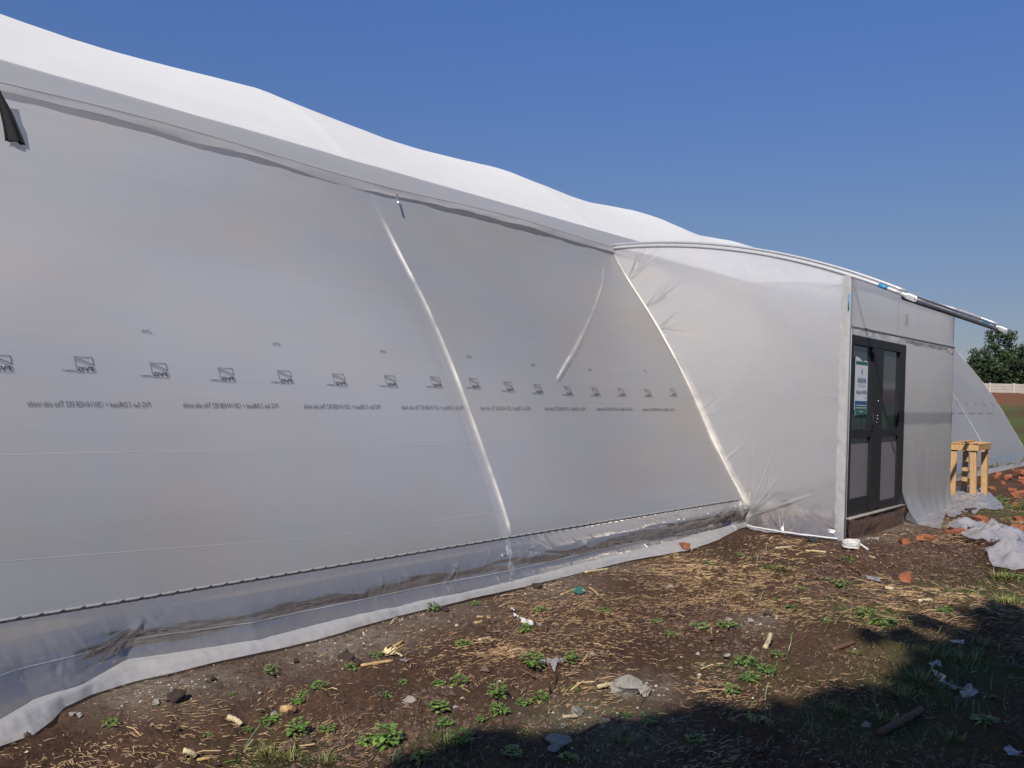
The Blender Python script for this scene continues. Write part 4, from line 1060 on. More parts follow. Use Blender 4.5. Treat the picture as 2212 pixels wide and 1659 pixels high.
bricks = [(1952, 1176, .15, .6), (1988, 1168, .12, .2), (2006, 1167, .13, 1.2), (1958, 1254, .17, .1), (2119, 1128, .20, .8), (2068, 1158, .22, -.3), (2045, 1152, .12, .4), (2099, 1157, .16, .9), (2168, 1146, .18, .3), (2197, 1146, .19, 1.4), (2199, 1125, .14, .5), (1478, 1190, .13, .9), (1668, 1172, .05, .2),
          (2141, 1060, .20, .6), (2158, 1027, .21, .2), (2178, 1036, .22, .1), (2204, 1022, .22, .9), (2205, 1034, .2, .4), (2197, 1073, .22, -.4), (2150, 1034, .17, .7), (2188, 1018, .16, .3), (2211, 1070, .2, 1.1), (2124, 1142, .10, .3), (1975, 1178, .08, .9), (2186, 1060, .14, 1.9), (2166, 1045, .13, .4), (2208, 1045, .17, .9), (2193, 1093, .12, .2), (2210, 1160, .12, .1)]
for k, (px, py, L, rz) in enumerate(bricks):
    p = gat(px, py); me = brick_mesh(L, L*random.uniform(.5, .65), L*random.uniform(.38, .5), k)
    o = link(me, 'broken_brick', M['brick'], None, False); o.location = p+Vector((0, 0, L*.17+(.03 if k == 11 else 0))); o.rotation_euler = (random.uniform(-.3, .3), random.uniform(-.3, .3), rz)
    nm = 'big broken orange brick' if L > .16 else 'broken orange brick piece' if L > .1 else 'small chip of orange brick'
    tag(o, ('single big orange brick lying alone on bare soil in front of the doorstep' if k == 3 else uniq(nm, px, py)), 'brick', 'broken bricks scattered on the soil')
stones = [(745, 1425, .135, 'clod', 'large dark soil clod on grey gravel near the wall', 'clod'), (772, 1434, .075, 'clod', None, 'clod'), (887, 1521, .095, 'stone', 'squarish pale stone among dry straw and weeds', 'stone'), (1247, 1541, .105, 'stone', 'jagged pale stone beyond scattered gravel at the shade edge', 'stone'),
          (1352, 1496, .20, 'stone', 'largest grey concrete chunk lying beside a short yellow cane', 'concrete chunk'), (1392, 1497, .10, 'stone', None, 'concrete chunk'), (1205, 1608, .14, 'stone', 'flat grey stone lying at the front edge of the tree shade', 'stone'), (1198, 1622, .07, 'stone', None, 'stone'), (984, 1531, .04, 'stone', None, 'stone'),
          (383, 1512, .12, 'clod', 'rounded brown clod on grey gravel beside the white skirt', 'clod'), (157, 1546, .045, 'stone', None, 'stone'), (172, 1547, .04, 'stone', None, 'stone'), (340, 1520, .055, 'stone', None, 'stone'), (1280, 1415, .05, 'stone', None, 'stone'), (1162, 1271, .11, 'clod', None, 'clod'), (963, 1320, .08, 'clod', None, 'clod'),
          (590, 1545, .045, 'stone', None, 'stone'), (1260, 1280, .06, 'stone', None, 'stone'), (1757, 1171, .17, 'blackrock', 'black angular rock against the foot of the porch film', 'rock'), (2098, 1106, .22, 'clod', 'dark soil lump holding down the shiny film under the stand', 'clod'), (2078, 1110, .10, 'clod', None, 'clod'), (1895, 1168, .10, 'stone', None, 'stone'),
          (1470, 1448, .05, 'stone', None, 'stone'), (1575, 1340, .06, 'stone', None, 'stone'), (1620, 1345, .07, 'stone', None, 'stone'), (1660, 1340, .06, 'stone', None, 'stone'), (1215, 1570, .04, 'stone', None, 'stone'), (1310, 1560, .05, 'stone', None, 'stone'), (1570, 1417, .05, 'stone', None, 'stone'), (560, 1500, .035, 'stone', None, 'stone'), (640, 1430, .05, 'clod', None, 'clod'), (1450, 1270, .06, 'stone', None, 'stone'), (460, 1470, .06, 'clod', None, 'clod'), (1870, 1570, .06, 'stone', None, 'stone'), (1110, 1620, .05, 'stone', None, 'stone')]
for k, (px, py, s, m_, lab, cat) in enumerate(stones):
    p = gat(px, py); o = link(rock_mesh(s, 40+k, .62 if k != 6 else .3, .35, m_ != 'clod'), cat.replace(' ', '_') if cat != 'rock' else 'black_rock', M[m_], None, m_ == 'clod')
    o.location = p+Vector((0, 0, s*.16)); o.rotation_euler.z = k*1.3
    base = ('small brown soil clod' if m_ == 'clod' else 'small pale grey stone') if s < .07 else ('brown soil clod' if m_ == 'clod' else 'pale grey stone')
    tag(o, lab or uniq(base, px, py), cat, None if lab else ('soil clods lying about' if m_ == 'clod' else 'pale stones lying about'))

def cane(p0, p1, r, m_, name, label, cat, group=None, rise=0., bend=.01, split=False):
    a = gat(*p0); b = gat(*p1); a.z += r*.8; b.z += r*.8+rise
    c = (a+b)/2+Vector((bend, -bend, .005)); pts = []
    for k in range(9):
        t = k/8; q = a*(1-t)**2+c*2*t*(1-t)+b*t*t; pts.append(q)
    rs = [r*(1+.15*math.sin(k*2.7)) for k in range(9)]
    o = link(tube_mesh(pts, rs, 7), name, M[m_]); tag(o, label, cat, group); return o
canes = [((779, 1441), (848, 1430), .010, 'stalk', 'long straw-coloured cane lying beside the large dark clod', 'stalk'),
         ((850, 1400), (869, 1388), .011, 'stalk', None, 'stalk'), ((855, 1405), (872, 1396), .009, 'stalk', None, 'stalk'), ((846, 1410), (868, 1419), .007, 'pale_stalk', None, 'stalk'),
         ((492, 1553), (521, 1570), .013, 'pale_stalk', 'split yellow cane lying on bare soil near the corn cob', 'stalk'), ((395, 1627), (421, 1638), .013, 'pale_stalk', None, 'stalk'), ((425, 1645), (455, 1640), .007, 'stalk', None, 'stalk'),
         ((1291, 1488), (1325, 1481), .012, 'pale_stalk', 'short yellow cane touching the grey concrete chunk', 'stalk'), ((1216, 1552), (1248, 1551), .009, 'pale_stalk', None, 'stalk'), ((1232, 1596), (1292, 1566), .006, 'twig', None, 'twig'),
         ((1116, 1445), (1172, 1474), .006, 'twig', 'bent brown twig lying left of the upright twig', 'twig'), ((1652, 1404), (1664, 1374), .016, 'pale_stalk', 'pale orange stub of cane standing askew in a hollow of the soil', 'stalk'),
         ((1799, 1407), (1845, 1391), .014, 'twig', 'thick dark twig lying where the tree shade begins', 'twig'), ((1675, 1186), (1709, 1184), .012, 'pale_stalk', None, 'stalk'), ((1733, 1191), (1784, 1194), .010, 'pale_stalk', None, 'stalk'), ((1720, 1200), (1760, 1190), .009, 'stalk', None, 'stalk'),
         ((1877, 1203), (1907, 1215), .010, 'pale_stalk', None, 'stalk'), ((1984, 1301), (2012, 1299), .014, 'pale_stalk', None, 'stalk'), ((1912, 1273), (1930, 1276), .014, 'pale_stalk', None, 'stalk'), ((1526, 1249), (1557, 1252), .009, 'stalk', None, 'stalk'),
         ((1211, 1287), (1245, 1274), .009, 'stalk', None, 'stalk'), ((1272, 1271), (1292, 1287), .008, 'stalk', None, 'stalk'), ((1263, 1238), (1314, 1231), .010, 'pale_stalk', None, 'stalk'), ((1024, 1348), (1061, 1343), .009, 'stalk', None, 'stalk'), ((1030, 1334), (1060, 1337), .008, 'stalk', None, 'stalk'),
         ((1820, 1205), (1862, 1240), .006, 'twig', None, 'twig'), ((1700, 1400), (1745, 1375), .005, 'twig', None, 'twig'), ((1900, 1590), (1990, 1540), .02, 'twig', None, 'twig'), ((990, 1585), (1060, 1590), .006, 'twig', None, 'twig'), ((1292, 1545), (1340, 1560), .006, 'twig', None, 'twig'), ((1060, 1380), (1035, 1385), .01, 'pale_stalk', None, 'stalk')]
for (a, b, r, m_, lab, cat) in canes:
    base = {'stalk': 'dry straw-coloured stalk', 'pale_stalk': 'pale dry stalk', 'twig': 'thin brown twig'}[m_]
    cane(a, b, r, m_, 'dry_stalk' if cat == 'stalk' else 'twig', lab or uniq(base, (a[0]+b[0])/2, (a[1]+b[1])/2), cat, None if lab else 'dry stalks and twigs on the soil')
# upright twig
a = gat(1189, 1500); pts = [a+Vector((0, 0, 0)), a+Vector((-.012, .004, .09)), a+Vector((-.03, .018, .2)), a+Vector((-.055, .034, .33)), a+Vector((-.065, .04, .37))]
tag(link(tube_mesh(pts, [.006, .005, .004, .003, .0015], 6), 'twig', M['twig']), 'thin bare twig standing upright out of the soil beside a clear film scrap', 'twig')
# corn cob
a = gat(607, 1541); b = gat(641, 1541)
cob = empty('corn_cob', (a+b)/2); tag(cob, 'brown stub of corn cob lying behind a leafy weed', 'corn cob')
d = b-a
link(tube_mesh([a+Vector((0, 0, .02)), a+d*.3+Vector((0, 0, .021)), a+d*.75+Vector((0, 0, .021))], [.019, .021, .018], 12), 'husk', M['stalk'], cob)
link(tube_mesh([a+d*.752+Vector((0, 0, .02)), a+d+Vector((0, 0, .018))], [.018, .013], 12), 'core', M['twig'], cob)
# green wrapper
crumpled([(1236, 1283), (1238, 1274), (1250, 1271), (1262, 1275), (1264, 1284), (1252, 1288)], 'wrapper', 'dark green plastic wrapper around a small stone near the wall foot', 'wrapper', 'green_plastic', hgt=.05, seed=12, step=.02, ridges=2)
# white cord coil
c = gat(1838, 1186); pts = []
for k in range(420):
    t = k/419; th = t*2*math.pi*15; r = .062+.022*math.sin(t*47)+.005*math.sin(th*1.7); pts.append((c.x+r*math.cos(th), c.y+r*math.sin(th), c.z+.02+.07*t+.006*math.sin(th*2.3)))
for k in range(12):
    t = k/11; pts.append((c.x+.08-.02*t, c.y-.02-.14*t, c.z+.07*(1-t)+.01))
tag(link(tube_mesh(pts, .011, 6), 'cord_coil', M['whitebits']), 'coil of white cord lying on the soil below the porch corner post', 'cord coil')
# pale husk
a = gat(840, 1416); hv = []
vb = []
for k in range(16):
    th = random.uniform(0, 6.28); L = random.uniform(.03, .06); w = .014; dx = Vector((math.cos(th), math.sin(th), random.uniform(.1, .7))); s = Vector((-dx.y, dx.x, 0))*w
    q = a+Vector((random.uniform(-.02, .02), random.uniform(-.02, .02), .01)); vb.append([q-s*.5, q+dx*L*.5-s, q+dx*L, q+dx*L*.5+s])
tag(link(quads(np.array([[tuple(v) for v in q] for q in vb]), 4, np.array([[.7, .55, .28]]*16)), 'corn_husk', M['straw']), 'cream broken corn husk beside a low weed near the long cane', 'corn husk')

# ------------------------------------------------------------------ weeds, one object each
def leaf_poly(base, direc, length, width, droop, up=Vector((0, 0, 1))):
    d = direc.normalized(); s = d.cross(up)
    if s.length < .1: s = Vector((1, 0, 0))
    s.normalize(); n = s.cross(d)
    P = []
    prof_ = [(0, 0.05), (.25, .8), (.5, 1.), (.78, .6), (1, 0)]
    L = [base+d*length*t-Vector((0, 0, droop*length*t*t))-s*width*.5*w+n*0 for t, w in prof_]
    Rr = [base+d*length*t-Vector((0, 0, droop*length*t*t))+s*width*.5*w for t, w in prof_[1:4]][::-1]
    return L+Rr     # 8 verts
def weed_mesh(rad, h, n, ll, lw, seed, grassy=False):
    r_ = random.Random(seed); polys = []; cols = []
    stems = max(3, n//9)
    for k in range(n):
        a = r_.uniform(0, 6.283); rr_ = rad*math.sqrt(r_.random())*.75; z = h*r_.uniform(.15, 1)*(1-.5*rr_/rad)
        if grassy: z = 0; rr_ = rad*math.sqrt(r_.random())
        b = Vector((rr_*math.cos(a), rr_*math.sin(a), z))
        a2 = a+r_.uniform(-.9, .9)
        up = r_.uniform(.7, 2.2) if grassy else r_.uniform(-.1, .75)
        d = Vector((math.cos(a2), math.sin(a2), up))
        polys.append([tuple(v) for v in leaf_poly(b, d, ll*r_.uniform(.6, 1.2), lw*r_.uniform(.7, 1.2), r_.uniform(.1, .6))])
        g = r_.uniform(.75, 1.35); y = r_.random()
        cols.append((g*(.09+.07*y), g*(.20+.04*y), g*(.035+.01*y)) if not grassy else (g*(.10+.08*y), g*(.15+.02*y), g*.035))
    if not grassy:
        for k in range(stems):   # stems as thin leaves
            a = r_.uniform(0, 6.283); d = Vector((math.cos(a)*rad*.7, math.sin(a)*rad*.7, h)); b = Vector((0, 0, 0))
            polys.append([tuple(v) for v in leaf_poly(b, d, d.length, .006, 0)]); cols.append((.10, .12, .04))
    return quads(np.array(polys), 8, np.array(cols))
WM = [weed_mesh(.08, .06, 48, .034, .026, k) for k in range(3)]+[weed_mesh(.08, .13, 60, .036, .028, 10+k) for k in range(2)]+[weed_mesh(.08, .0, 70, .11, .006, 20+k, True) for k in range(2)]+[weed_mesh(.08, .05, 60, .035, .020, 30+k) for k in range(2)]
for m_ in WM: m_.materials.append(M['leaf']); m_.polygons.foreach_set('use_smooth', [True]*len(m_.polygons))
# (px, py, kind, scale): kinds 0-2 low leafy, 3-4 taller, 5-6 grass tuft, 7-8 small-leaved
weeds = [(937, 1320, 3, .9), (1027, 1306, 7, .8), (1138, 1362, 7, 1.2), (1001, 1398, 1, 1.1), (813, 1417, 0, .7), (759, 1449, 1, .9), (1150, 1442, 3, 1.3), (1233, 1432, 4, .9), (948, 1483, 2, 1.0), (990, 1478, 1, 1.0), (831, 1509, 0, 1.0), (871, 1477, 0, .5), (949, 1531, 2, 1.2), (1073, 1506, 3, 1.2), (1079, 1538, 8, 1.2), (1165, 1512, 1, 1.1), (1131, 1521, 0, .9), (963, 1566, 1, .9), (794, 1604, 2, 1.0), (837, 1612, 4, 1.5),
         (709, 1577, 0, .8), (690, 1490, 1, 1.1), (1134, 1584, 0, .5), (1107, 1631, 2, 1.1), (970, 1615, 6, 1.2), (1000, 1600, 8, 1.4), (1168, 1320, 7, 1.0), (1303, 1320, 7, .9), (1349, 1547, 0, .6), (585, 1450, 1, .8), (239, 1565, 0, .8), (643, 1517, 1, .8), (655, 1500, 0, .7), (579, 1562, 2, 1.1), (600, 1556, 0, .8), (533, 1580, 1, .6), (643, 1588, 4, 1.1), (585, 1640, 5, 1.1), (630, 1648, 6, 1.1),
         (1512, 1362, 2, 1.5), (1567, 1353, 0, 1.1), (1590, 1359, 1, .9), (1678, 1235, 5, 1.6), (1692, 1299, 1, 1.1), (1713, 1313, 0, 1.0), (1723, 1276, 7, 1.2), (1799, 1260, 0, 1.4), (1823, 1269, 1, 1.4), (1875, 1332, 8, 1.7), (1905, 1350, 8, 1.9), (1678, 1418, 0, .8), (1609, 1434, 8, 1.3), (1655, 1450, 8, 1.2), (1619, 1468, 7, 1.1), (1834, 1211, 7, 1.2), (2183, 1308, 5, 1.6), (2041, 1322, 7, 1.1), (2187, 1250, 7, 1.8), (1848, 1415, 5, .7), (1578, 1494, 7, 1.1), (1990, 1474, 5, 1.4), (2030, 1430, 5, 1.3), (2080, 1432, 6, 1.4),
         (2130, 1400, 6, 1.1), (1900, 1560, 6, 1.2), (1800, 1540, 5, 1.0), (1950, 1510, 5, 1.2), (2165, 1082, 1, 2.2), (2195, 1100, 5, 1.8), (2170, 1255, 5, 1.7), (1400, 1560, 7, .9), (1340, 1610, 5, .9), (1500, 1600, 7, .9), (1640, 1560, 7, 1.0), (2130, 1560, 7, 1.2), (2050, 1600, 6, 1.0), (1230, 1640, 7, .8), (450, 1590, 0, .5), (500, 1500, 0, .4), (700, 1650, 5, .9), (1790, 1350, 7, 1.1), (1450, 1375, 0, .8), (1420, 1345, 7, .8), (1240, 1490, 0, .5), (910, 1640, 7, 1.0), (1040, 1555, 0, .6), (1530, 1220, 7, 1.0), (1600, 1200, 7, .9)]
for k, (px, py, kd, sc) in enumerate(weeds):
    p = gat(px, py); nm = 'grass_tuft' if kd in (5, 6) else 'weed'
    o = bpy.data.objects.new(nm, WM[kd]); COL.objects.link(o)
    sc *= .62 if py > 1480 and px < 1200 else .72
    o.location = p; o.scale = (sc, sc, sc*random.uniform(.85, 1.15)); o.rotation_euler.z = random.uniform(0, 6.28)
    base = {0: 'low broad-leaved green weed', 1: 'low broad-leaved green weed', 2: 'low broad-leaved green weed', 3: 'taller leafy green weed', 4: 'taller leafy green weed', 5: 'tuft of thin green grass', 6: 'tuft of thin green grass', 7: 'small-leaved spreading weed', 8: 'small-leaved spreading weed'}[kd]
    tag(o, uniq(base, px, py), 'grass tuft' if kd in (5, 6) else 'weed', 'green weeds scattered over the soil')

# ------------------------------------------------------------------ straw, chaff and crumbs (uncountable)
def scatter(n, xr_, yr_, dens, lenr, wid, colA, colB, lift=.004, curl=.25, flat=.12):
    x = rng.uniform(*xr_, n); y = rng.uniform(*yr_, n); keep = rng.random(n) < dens(x, y)
    x, y = x[keep], y[keep]; k = len(x)
    th = np.where(rng.random(k) < .7, 5*fbm(x*.7+3, y*.7, 2)+rng.normal(-.75, .45, k), rng.uniform(0, 2*np.pi, k)); L = rng.uniform(*lenr, k)*rng.uniform(.5, 1, k); w = wid*rng.uniform(.5, 1.3, k)
    z = terrain(x, y)+lift
    d = np.stack([np.cos(th), np.sin(th), rng.uniform(-flat, flat*2, k)], 1); s = np.stack([-np.sin(th), np.cos(th), 0*th], 1)
    c = np.stack([x, y, z+np.abs(d[:, 2])*L*.5], 1)
    cv = (rng.uniform(-curl, curl, k)*L)[:, None]*s
    a = c-d*L[:, None]/2; b = c+cv*.5+np.array([0, 0, 1])*(rng.uniform(0, .12, k)*L)[:, None]; e = c+d*L[:, None]/2
    ws = s*(w/2)[:, None]; up = np.array([0, 0, .5])*(w)[:, None]
    q1 = np.stack([a-ws, b-ws, b+ws+up, a+ws+up], 1); q2 = np.stack([b-ws, e-ws*.6, e+ws*.6+up, b+ws+up], 1)
    t = rng.random(k)[:, None]; g = rng.uniform(.6, 1.2, k)[:, None]
    col = (np.array(colA)*(1-t)+np.array(colB)*t)*g
    return np.concatenate([q1, q2]), np.concatenate([col, col])
spots = [(300, 1, 0)]
sblob = []
for (px, py, r, s) in [(1150, 1320, .45, .9), (1060, 1300, .35, .6), (1080, 1395, .3, .9), (1150, 1400, .35, .6), (860, 1540, .35, .9), (780, 1560, .3, .8), (960, 1450, .3, .8), (1100, 1570, .3, .8), (1230, 1340, .5, .6), (1560, 1290, .6, 1), (1500, 1270, .5, 1), (1640, 1310, .5, .9), (1620, 1200, .8, .8), (1560, 1220, .6, .8), (1520, 1190, .4, .7), (1660, 1240, .5, .7), (1790, 1470, .3, .7), (1840, 1490, .35, .9), (1910, 1470, .3, .8), (1950, 1340, .5, .7), (2000, 1290, .6, .6), (2080, 1300, .6, .7), (1600, 1500, .3, .7), (1660, 1480, .3, .7), (1550, 1475, .3, .5), (700, 1430, .25, .5), (640, 1480, .25, .6), (560, 1440, .2, .3), (640, 1490, .25, .5), (350, 1560, .25, .5), (300, 1600, .25, .6), (480, 1640, .3, .5), (1700, 1180, .6, .5), (1900, 1250, .6, .5), (2100, 1180, .8, .4), (2040, 1260, .7, .5), (1300, 1600, .4, .5), (1550, 1640, .5, .4), (1900, 1620, .5, .4), (1320, 1300, .4, .4), (900, 1370, .3, .5), (1200, 1500, .3, .6), (1250, 1460, .3, .5), (730, 1500, .25, .5)]:
    p = gpt(px, py); sblob.append((p[0], p[1], r, s))
def sdens(x, y, base=.035):
    d = base+.75*np.clip(fbm(x*1.7, y*1.7, 4)-.08, 0, 1)
    for (a, b, r, s) in sblob: d = np.maximum(d, s*np.exp(-((x-a)**2+(y-b)**2)/(r*r))*(.6+.8*fbm(x*5, y*5, 2)))
    # nothing inside the greenhouse and porch
    ok = (y < 4.35)*(1-((x > 9.4)*(x < 14.4)*(y > 3.2)))
    return d*ok
S1, C1 = scatter(170000, (1.2, 7.5), (.0, 4.4), sdens, (.012, .06), .0024, (.30, .17, .08), (.52, .36, .19))
S2, C2 = scatter(52000, (6.5, 17), (-.5, 4.4), sdens, (.03, .12), .0045, (.30, .17, .08), (.55, .38, .20))
S3, C3 = scatter(1500, (1.2, 12), (.0, 4.4), sdens, (.06, .20), .005, (.36, .22, .11), (.6, .44, .24), .006, .15)
S = np.concatenate([S1, S2, S3]); Cc = np.concatenate([C1, C2, C3])
so = link(quads(S, 4, Cc), 'straw', M['straw']); tag(so, 'dry straw and chaff strewn over the brown soil', 'straw', kind='stuff')
def gdens(x, y):
    d = .0*x
    for (px, py, r, s) in GB: d = np.maximum(d, s*np.exp(-((x-px)**2+(y-py)**2)/(r*r)))
    return d*(y < 4.3)
GB = [(*gpt(px, py)[:2], r, s) for (px, py, r, s) in [(2000, 1470, .3, .8), (2080, 1425, .4, .9), (2150, 1420, .4, .6), (1890, 1330, .35, .6), (1890, 1560, .4, .6), (1980, 1500, .3, .7), (1400, 1590, .4, .35), (980, 1600, .22, .8), (600, 1640, .2, .8), (1630, 1440, .25, .7), (1680, 1232, .25, .7), (2180, 1255, .5, .8), (2060, 1320, .4, .4), (1620, 1290, .3, .3), (1950, 1620, .5, .6), (2150, 1580, .5, .5), (1700, 1560, .4, .4), (2190, 1090, .8, .8), (2170, 1310, .5, .6), (1750, 1380, .3, .3), (1550, 1185, .5, .3), (1300, 1640, .4, .4), (1050, 1560, .2, .4), (2200, 1340, .5, .5)]]
G1, K1 = scatter(34000, (1.2, 18), (-1, 4.4), gdens, (.03, .09), .0042, (.05, .10, .02), (.13, .20, .045), .012, .3, .9)
tag(link(quads(G1, 4, K1), 'grass', M['leaf']), 'short green grass growing in patches on the soil', 'grass', kind='stuff')
# grit
def grit(n, dens, sr, colA, colB):
    x = rng.uniform(1.2, 15, n); y = rng.uniform(-.3, 4.55, n); k = rng.random(n) < dens(x, y); x, y = x[k], y[k]; k = len(x)
    s = rng.uniform(*sr, k)*(.6+.8*rng.random(k)**3); z = terrain(x, y)
    base = np.array([[1, 1, -.3], [-1, 1, -.3], [-1, -1, -.3], [1, -1, -.3], [.1, .1, .8]], float)
    fs = [(0, 1, 4), (1, 2, 4), (2, 3, 4), (3, 0, 4)]
    V = base[None]*s[:, None, None]/2*rng.uniform(.6, 1.3, (k, 5, 1)); th = rng.uniform(0, 6.28, k); c_, s_ = np.cos(th), np.sin(th)
    X = V[..., 0]*c_[:, None]-V[..., 1]*s_[:, None]+x[:, None]; Y = V[..., 0]*s_[:, None]+V[..., 1]*c_[:, None]+y[:, None]; Z = V[..., 2]+z[:, None]
    P = np.stack([X, Y, Z], 2); T = np.concatenate([P[:, f, :] for f in fs]); g = rng.uniform(.6, 1.25, k)[:, None]; t = rng.random(k)[:, None]
    c = (np.array(colA)*(1-t)+np.array(colB)*t)*g
    return T, np.concatenate([c]*4)
def grd(x, y):
    d = .015+0*x
    for (px, py, r, s) in RB: d = np.maximum(d, s*np.exp(-((x-px)**2+(y-py)**2)/(r*r)))
    return d*(1-((x > 9.4)*(x < 14.4)*(y > 3.3)))*(y < 4.6)
RB = [(*gpt(px, py)[:2], r, s) for (px, py, r, s) in [(330, 1490, .22, .9), (390, 1480, .2, .8), (720, 1395, .25, .9), (790, 1375, .2, .8), (880, 1335, .3, .6), (1180, 1262, .3, .7), (1380, 1480, .15, 1), (1270, 1570, .22, .9), (1320, 1555, .2, .9), (1230, 1585, .2, .8), (1630, 1345, .15, 1), (1930, 1145, .4, .7), (1520, 1450, .2, .7), (1570, 1470, .2, .6), (1920, 1215, .25, .5), (1040, 1500, .2, .4), (1880, 1165, .3, .6)]]
T1, D1_ = grit(30000, grd, (.006, .026), (.26, .22, .17), (.5, .44, .36))
tag(link(quads(T1, 3, D1_), 'gravel', M['straw'], None, False), 'pale gravel and mortar crumbs scattered on the soil', 'gravel', kind='stuff')
T2, D2_ = grit(110000, lambda x, y: .05+.9*np.clip(3*fbm(x*1.1+3, y*1.1, 3), 0, 1), (.008, .042), (.050, .028, .018), (.115, .066, .042))
tag(link(quads(T2, 3, D2_), 'soil_crumbs', M['straw'], None, False), 'loose crumbs of brown soil over the ground', 'soil', kind='stuff')

# ------------------------------------------------------------------ far compound wall, trees
dv = ray(2190, 862); dv = Vector((dv[0], dv[1], 0)).normalized(); sd = Vector((dv.y, -dv.x, 0))
cw_ = dv*100
fw = empty('compound_wall', (cw_.x, cw_.y, gz(cw_.x, cw_.y)))
tag(fw, 'pale grey precast concrete boundary wall with posts, far behind a red soil bank', 'wall')
M['conc'] = mat_pbr('precast_concrete', (.40, .36, .32), .9, 0, .12, 1.5, .3, 8); M['concpost'] = mat_pbr('concrete_post', (.48, .43, .38), .9, 0, .1, 2)
angw = math.atan2(sd.y, sd.x)
def rotmesh(me, loc):
    me.transform(Matrix.Translation(loc) @ Matrix.Rotation(angw, 4, 'Z')); return me
for k in range(-26, 22):
    p0 = cw_+sd*(2.15*k); bz_ = gz(cw_.x, cw_.y)+.35
    if k % 1 == 0 and -26 <= k:
        link(rotmesh(box_mesh((-.09, -.10, -1.2), (.09, .10, 1.42), .01), (p0.x, p0.y, bz_)), 'post', M['concpost'], fw, False)
    rows5 = [box_mesh((.092, -.03, -.2+.31*j+.004), (2.058, .03, -.2+.31*(j+1)-.006), .012) for j in range(5)]
    rows5.append(box_mesh((.092, -.025, -1.2), (2.058, .025, -.2), 0))
    link(rotmesh(join_meshes(rows5), (p0.x, p0.y, bz_)), 'panel', M['conc'], fw, False)
M['bark'] = mat_pbr('bark', (.09, .065, .045), .9, 0, .3, 4, .6, 12)
M['crown'] = mat_pbr('tree_leaf', None, .6, 0, .1, 3, attr='col')
def crown_mesh(lobes, n, sz, seed, ca=(.020, .045, .014), cb=(.065, .105, .03)):
    r_ = np.random.default_rng(seed); w = np.array([l[3]**2 for l in lobes]); w = w/w.sum()
    idx = r_.choice(len(lobes), n, p=w); L = np.array(lobes)[idx]
    v = r_.standard_normal((n, 3)); v /= np.linalg.norm(v, axis=1)[:, None]
    # sub-clumps give gaps
    sub = r_.standard_normal((len(lobes)*14, 3)); sub /= np.linalg.norm(sub, axis=1)[:, None]; si = idx*14+r_.integers(0, 14, n)
    v = sub[si]*.80+v*.34
    c = L[:, :3]+v*L[:, 3:4]*np.array([1, 1, .85])*(r_.random((n, 1))**.25)
    a = r_.standard_normal((n, 3)); a /= np.linalg.norm(a, axis=1)[:, None]; b = np.cross(a, r_.standard_normal((n, 3))); b /= np.linalg.norm(b, axis=1)[:, None]
    s = sz*r_.uniform(.5, 1.3, (n, 1))
    P = np.stack([c-a*s, c+b*s*.45, c+a*s, c-b*s*.45], 1)
    t = r_.random((n, 1)); g = (.7+.6*r_.random((len(lobes)*14, 1)))[si]
    col = (np.array(ca)*(1-t)+np.array(cb)*t)*g
    return quads(P, 4, col)
def tree(base, h, lobes, n, sz, seed, label, group=None, ca=(.018, .036, .014), cb=(.050, .080, .028), tr=.22, limbs=5):
    e = empty('tree', base); tag(e, label, 'tree', group)
    b = Vector(base); r_ = random.Random(seed)
    L = [(b.x+l[0], b.y+l[1], b.z+l[2], l[3]) for l in lobes]
    fork = b+Vector((r_.uniform(-.2, .2), r_.uniform(-.2, .2), h*.35))
    ms = [tube_mesh([b-Vector((0, 0, .3)), b+Vector((.05, 0, h*.15)), fork], [tr, tr*.8, tr*.65], 9)]
    for l in L[:max(limbs, 3)]:
        c = Vector(l[:3]); ms.append(tube_mesh([fork, (fork+c)/2+Vector((0, 0, .15*h*.3)), c], [tr*.55, tr*.3, tr*.1], 6))
    link(join_meshes(ms), 'trunk', M['bark'], e); link(crown_mesh(L, n, sz, seed, ca, cb), 'crown', M['crown'], e)
    return e
def far_base(px, dist):
    d = ray(px, 862); d = Vector((d[0], d[1], 0)).normalized(); p = d*dist; return Vector((p.x, p.y, gz(p.x, p.y)))
def fl(l):   # lobes given as (across, depth, height, radius)
    return [(sd.x*a*1.15+dv.x*b, sd.y*a*1.15+dv.y*b, c*1.22+.3, r*1.15) for a, b, c, r in l]
tree(far_base(2112, 112), 6, fl([(0, 0, 2.8, 1.8), (-1.2, .3, 2.2, 1.5), (1.2, 0, 2.6, 1.6), (.2, 0, 4.0, 1.25), (0, .5, 1.2, 1.7), (-.8, 0, 3.5, .9)]), 9000, .16, 1, 'rounded dark green tree behind the far wall, nearest the greenhouse end', 'trees beyond the compound wall')
tree(far_base(2154, 114), 8, fl([(0, 0, 3.2, 2.0), (.2, .3, 5.0, 1.5), (-.5, 0, 6.3, .95), (.9, 0, 6.1, .9), (1.3, 0, 4.0, 1.4), (-1.3, 0, 2.6, 1.6), (0, 0, 1.5, 2.0), (1.3, 0, 2.0, 1.6)]), 11000, .16, 2, 'tallest dark green tree with twin tops behind the far wall', 'trees beyond the compound wall')
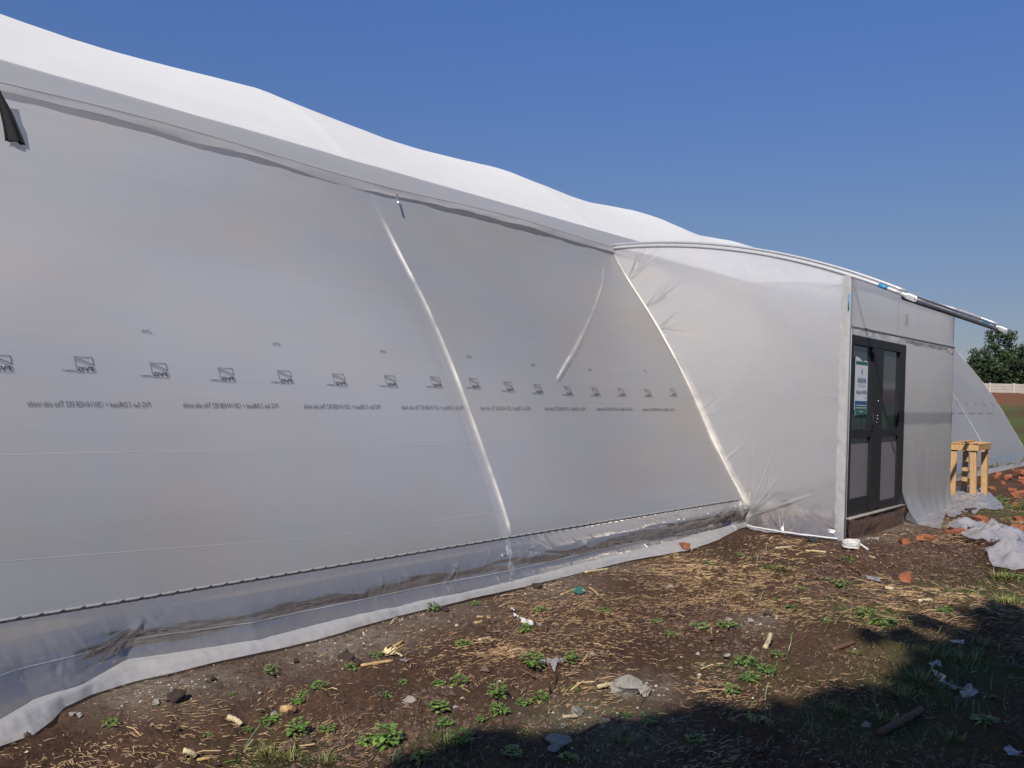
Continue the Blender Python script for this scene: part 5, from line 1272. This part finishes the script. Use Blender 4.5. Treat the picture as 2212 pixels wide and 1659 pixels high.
tree(far_base(2212, 113), 6, fl([(0, 0, 3.0, 1.9), (-1.2, .3, 2.4, 1.7), (1.2, 0, 2.6, 1.6), (.3, 0, 4.6, 1.3), (0, .5, 1.2, 1.9)]), 9000, .16, 3, 'dark green tree behind the far wall at the edge of the view', 'trees beyond the compound wall')
for k, px in enumerate((2260, 2310)):
    tree(far_base(px, 113), 6, fl([(0, 0, 3.0, 1.9), (-1.2, .3, 2.4, 1.7), (1.2, 0, 3.6, 1.6), (0, .5, 1.2, 1.9)]), 5000, .18, 5+k, ['dark green tree beyond the view edge behind the far wall', 'outermost dark green tree behind the far wall'][k], 'trees beyond the compound wall')
# shade tree behind the viewer: its crown throws the shadow over the near soil
SL = []
def shade(px, py, r, t=12.):
    g = gpt(px, py); c = Vector(g)-travel*t; SL.append((c.x, c.y, c.z, r))
for (px, py, r) in [(2212, 1640, .9), (2000, 1640, .5), (1750, 1650, .42), (1500, 1640, .36), (1250, 1665, .30), (1050, 1680, .20), (2212, 1480, .55), (2130, 1540, .5), (1650, 1580, .22), (1420, 1590, .20), (1250, 1625, .18), (2212, 1400, .35), (2100, 1400, .22), (1960, 1380, .10), (1880, 1376, .07), (2020, 1450, .12), (1960, 1540, .16), (1850, 1570, .16), (2080, 1470, .25), (1560, 1540, .10), (2000, 1350, .08), (1100, 1720, .5), (1500, 1740, .6), (1900, 1800, .8), (1350, 1640, .35), (1600, 1640, .4), (1880, 1620, .4), (2100, 1600, .5), (1550, 1600, .22), (1750, 1600, .25), (2180, 1560, .45), (1150, 1665, .22), (950, 1672, .14), (2060, 1560, .3), (2200, 1430, .4), (1330, 1620, .2), (1900, 1500, .06), (1700, 1530, .08), (2150, 1340, .2), (2230, 1350, .35)]:
    shade(px, py, r, 12+random.uniform(-.6, .6))
tb = Vector((SL[1][0]-.4, SL[1][1]-.8, 0)); tb.z = gz(tb.x, tb.y)
tree(tb, 8, [(a-tb.x, b-tb.y, c-tb.z, r) for a, b, c, r in SL], 90000, .12, 9, 'broad leafy shade tree standing behind the viewer', None, tr=.25, limbs=12)
print('objects', len(bpy.data.objects))
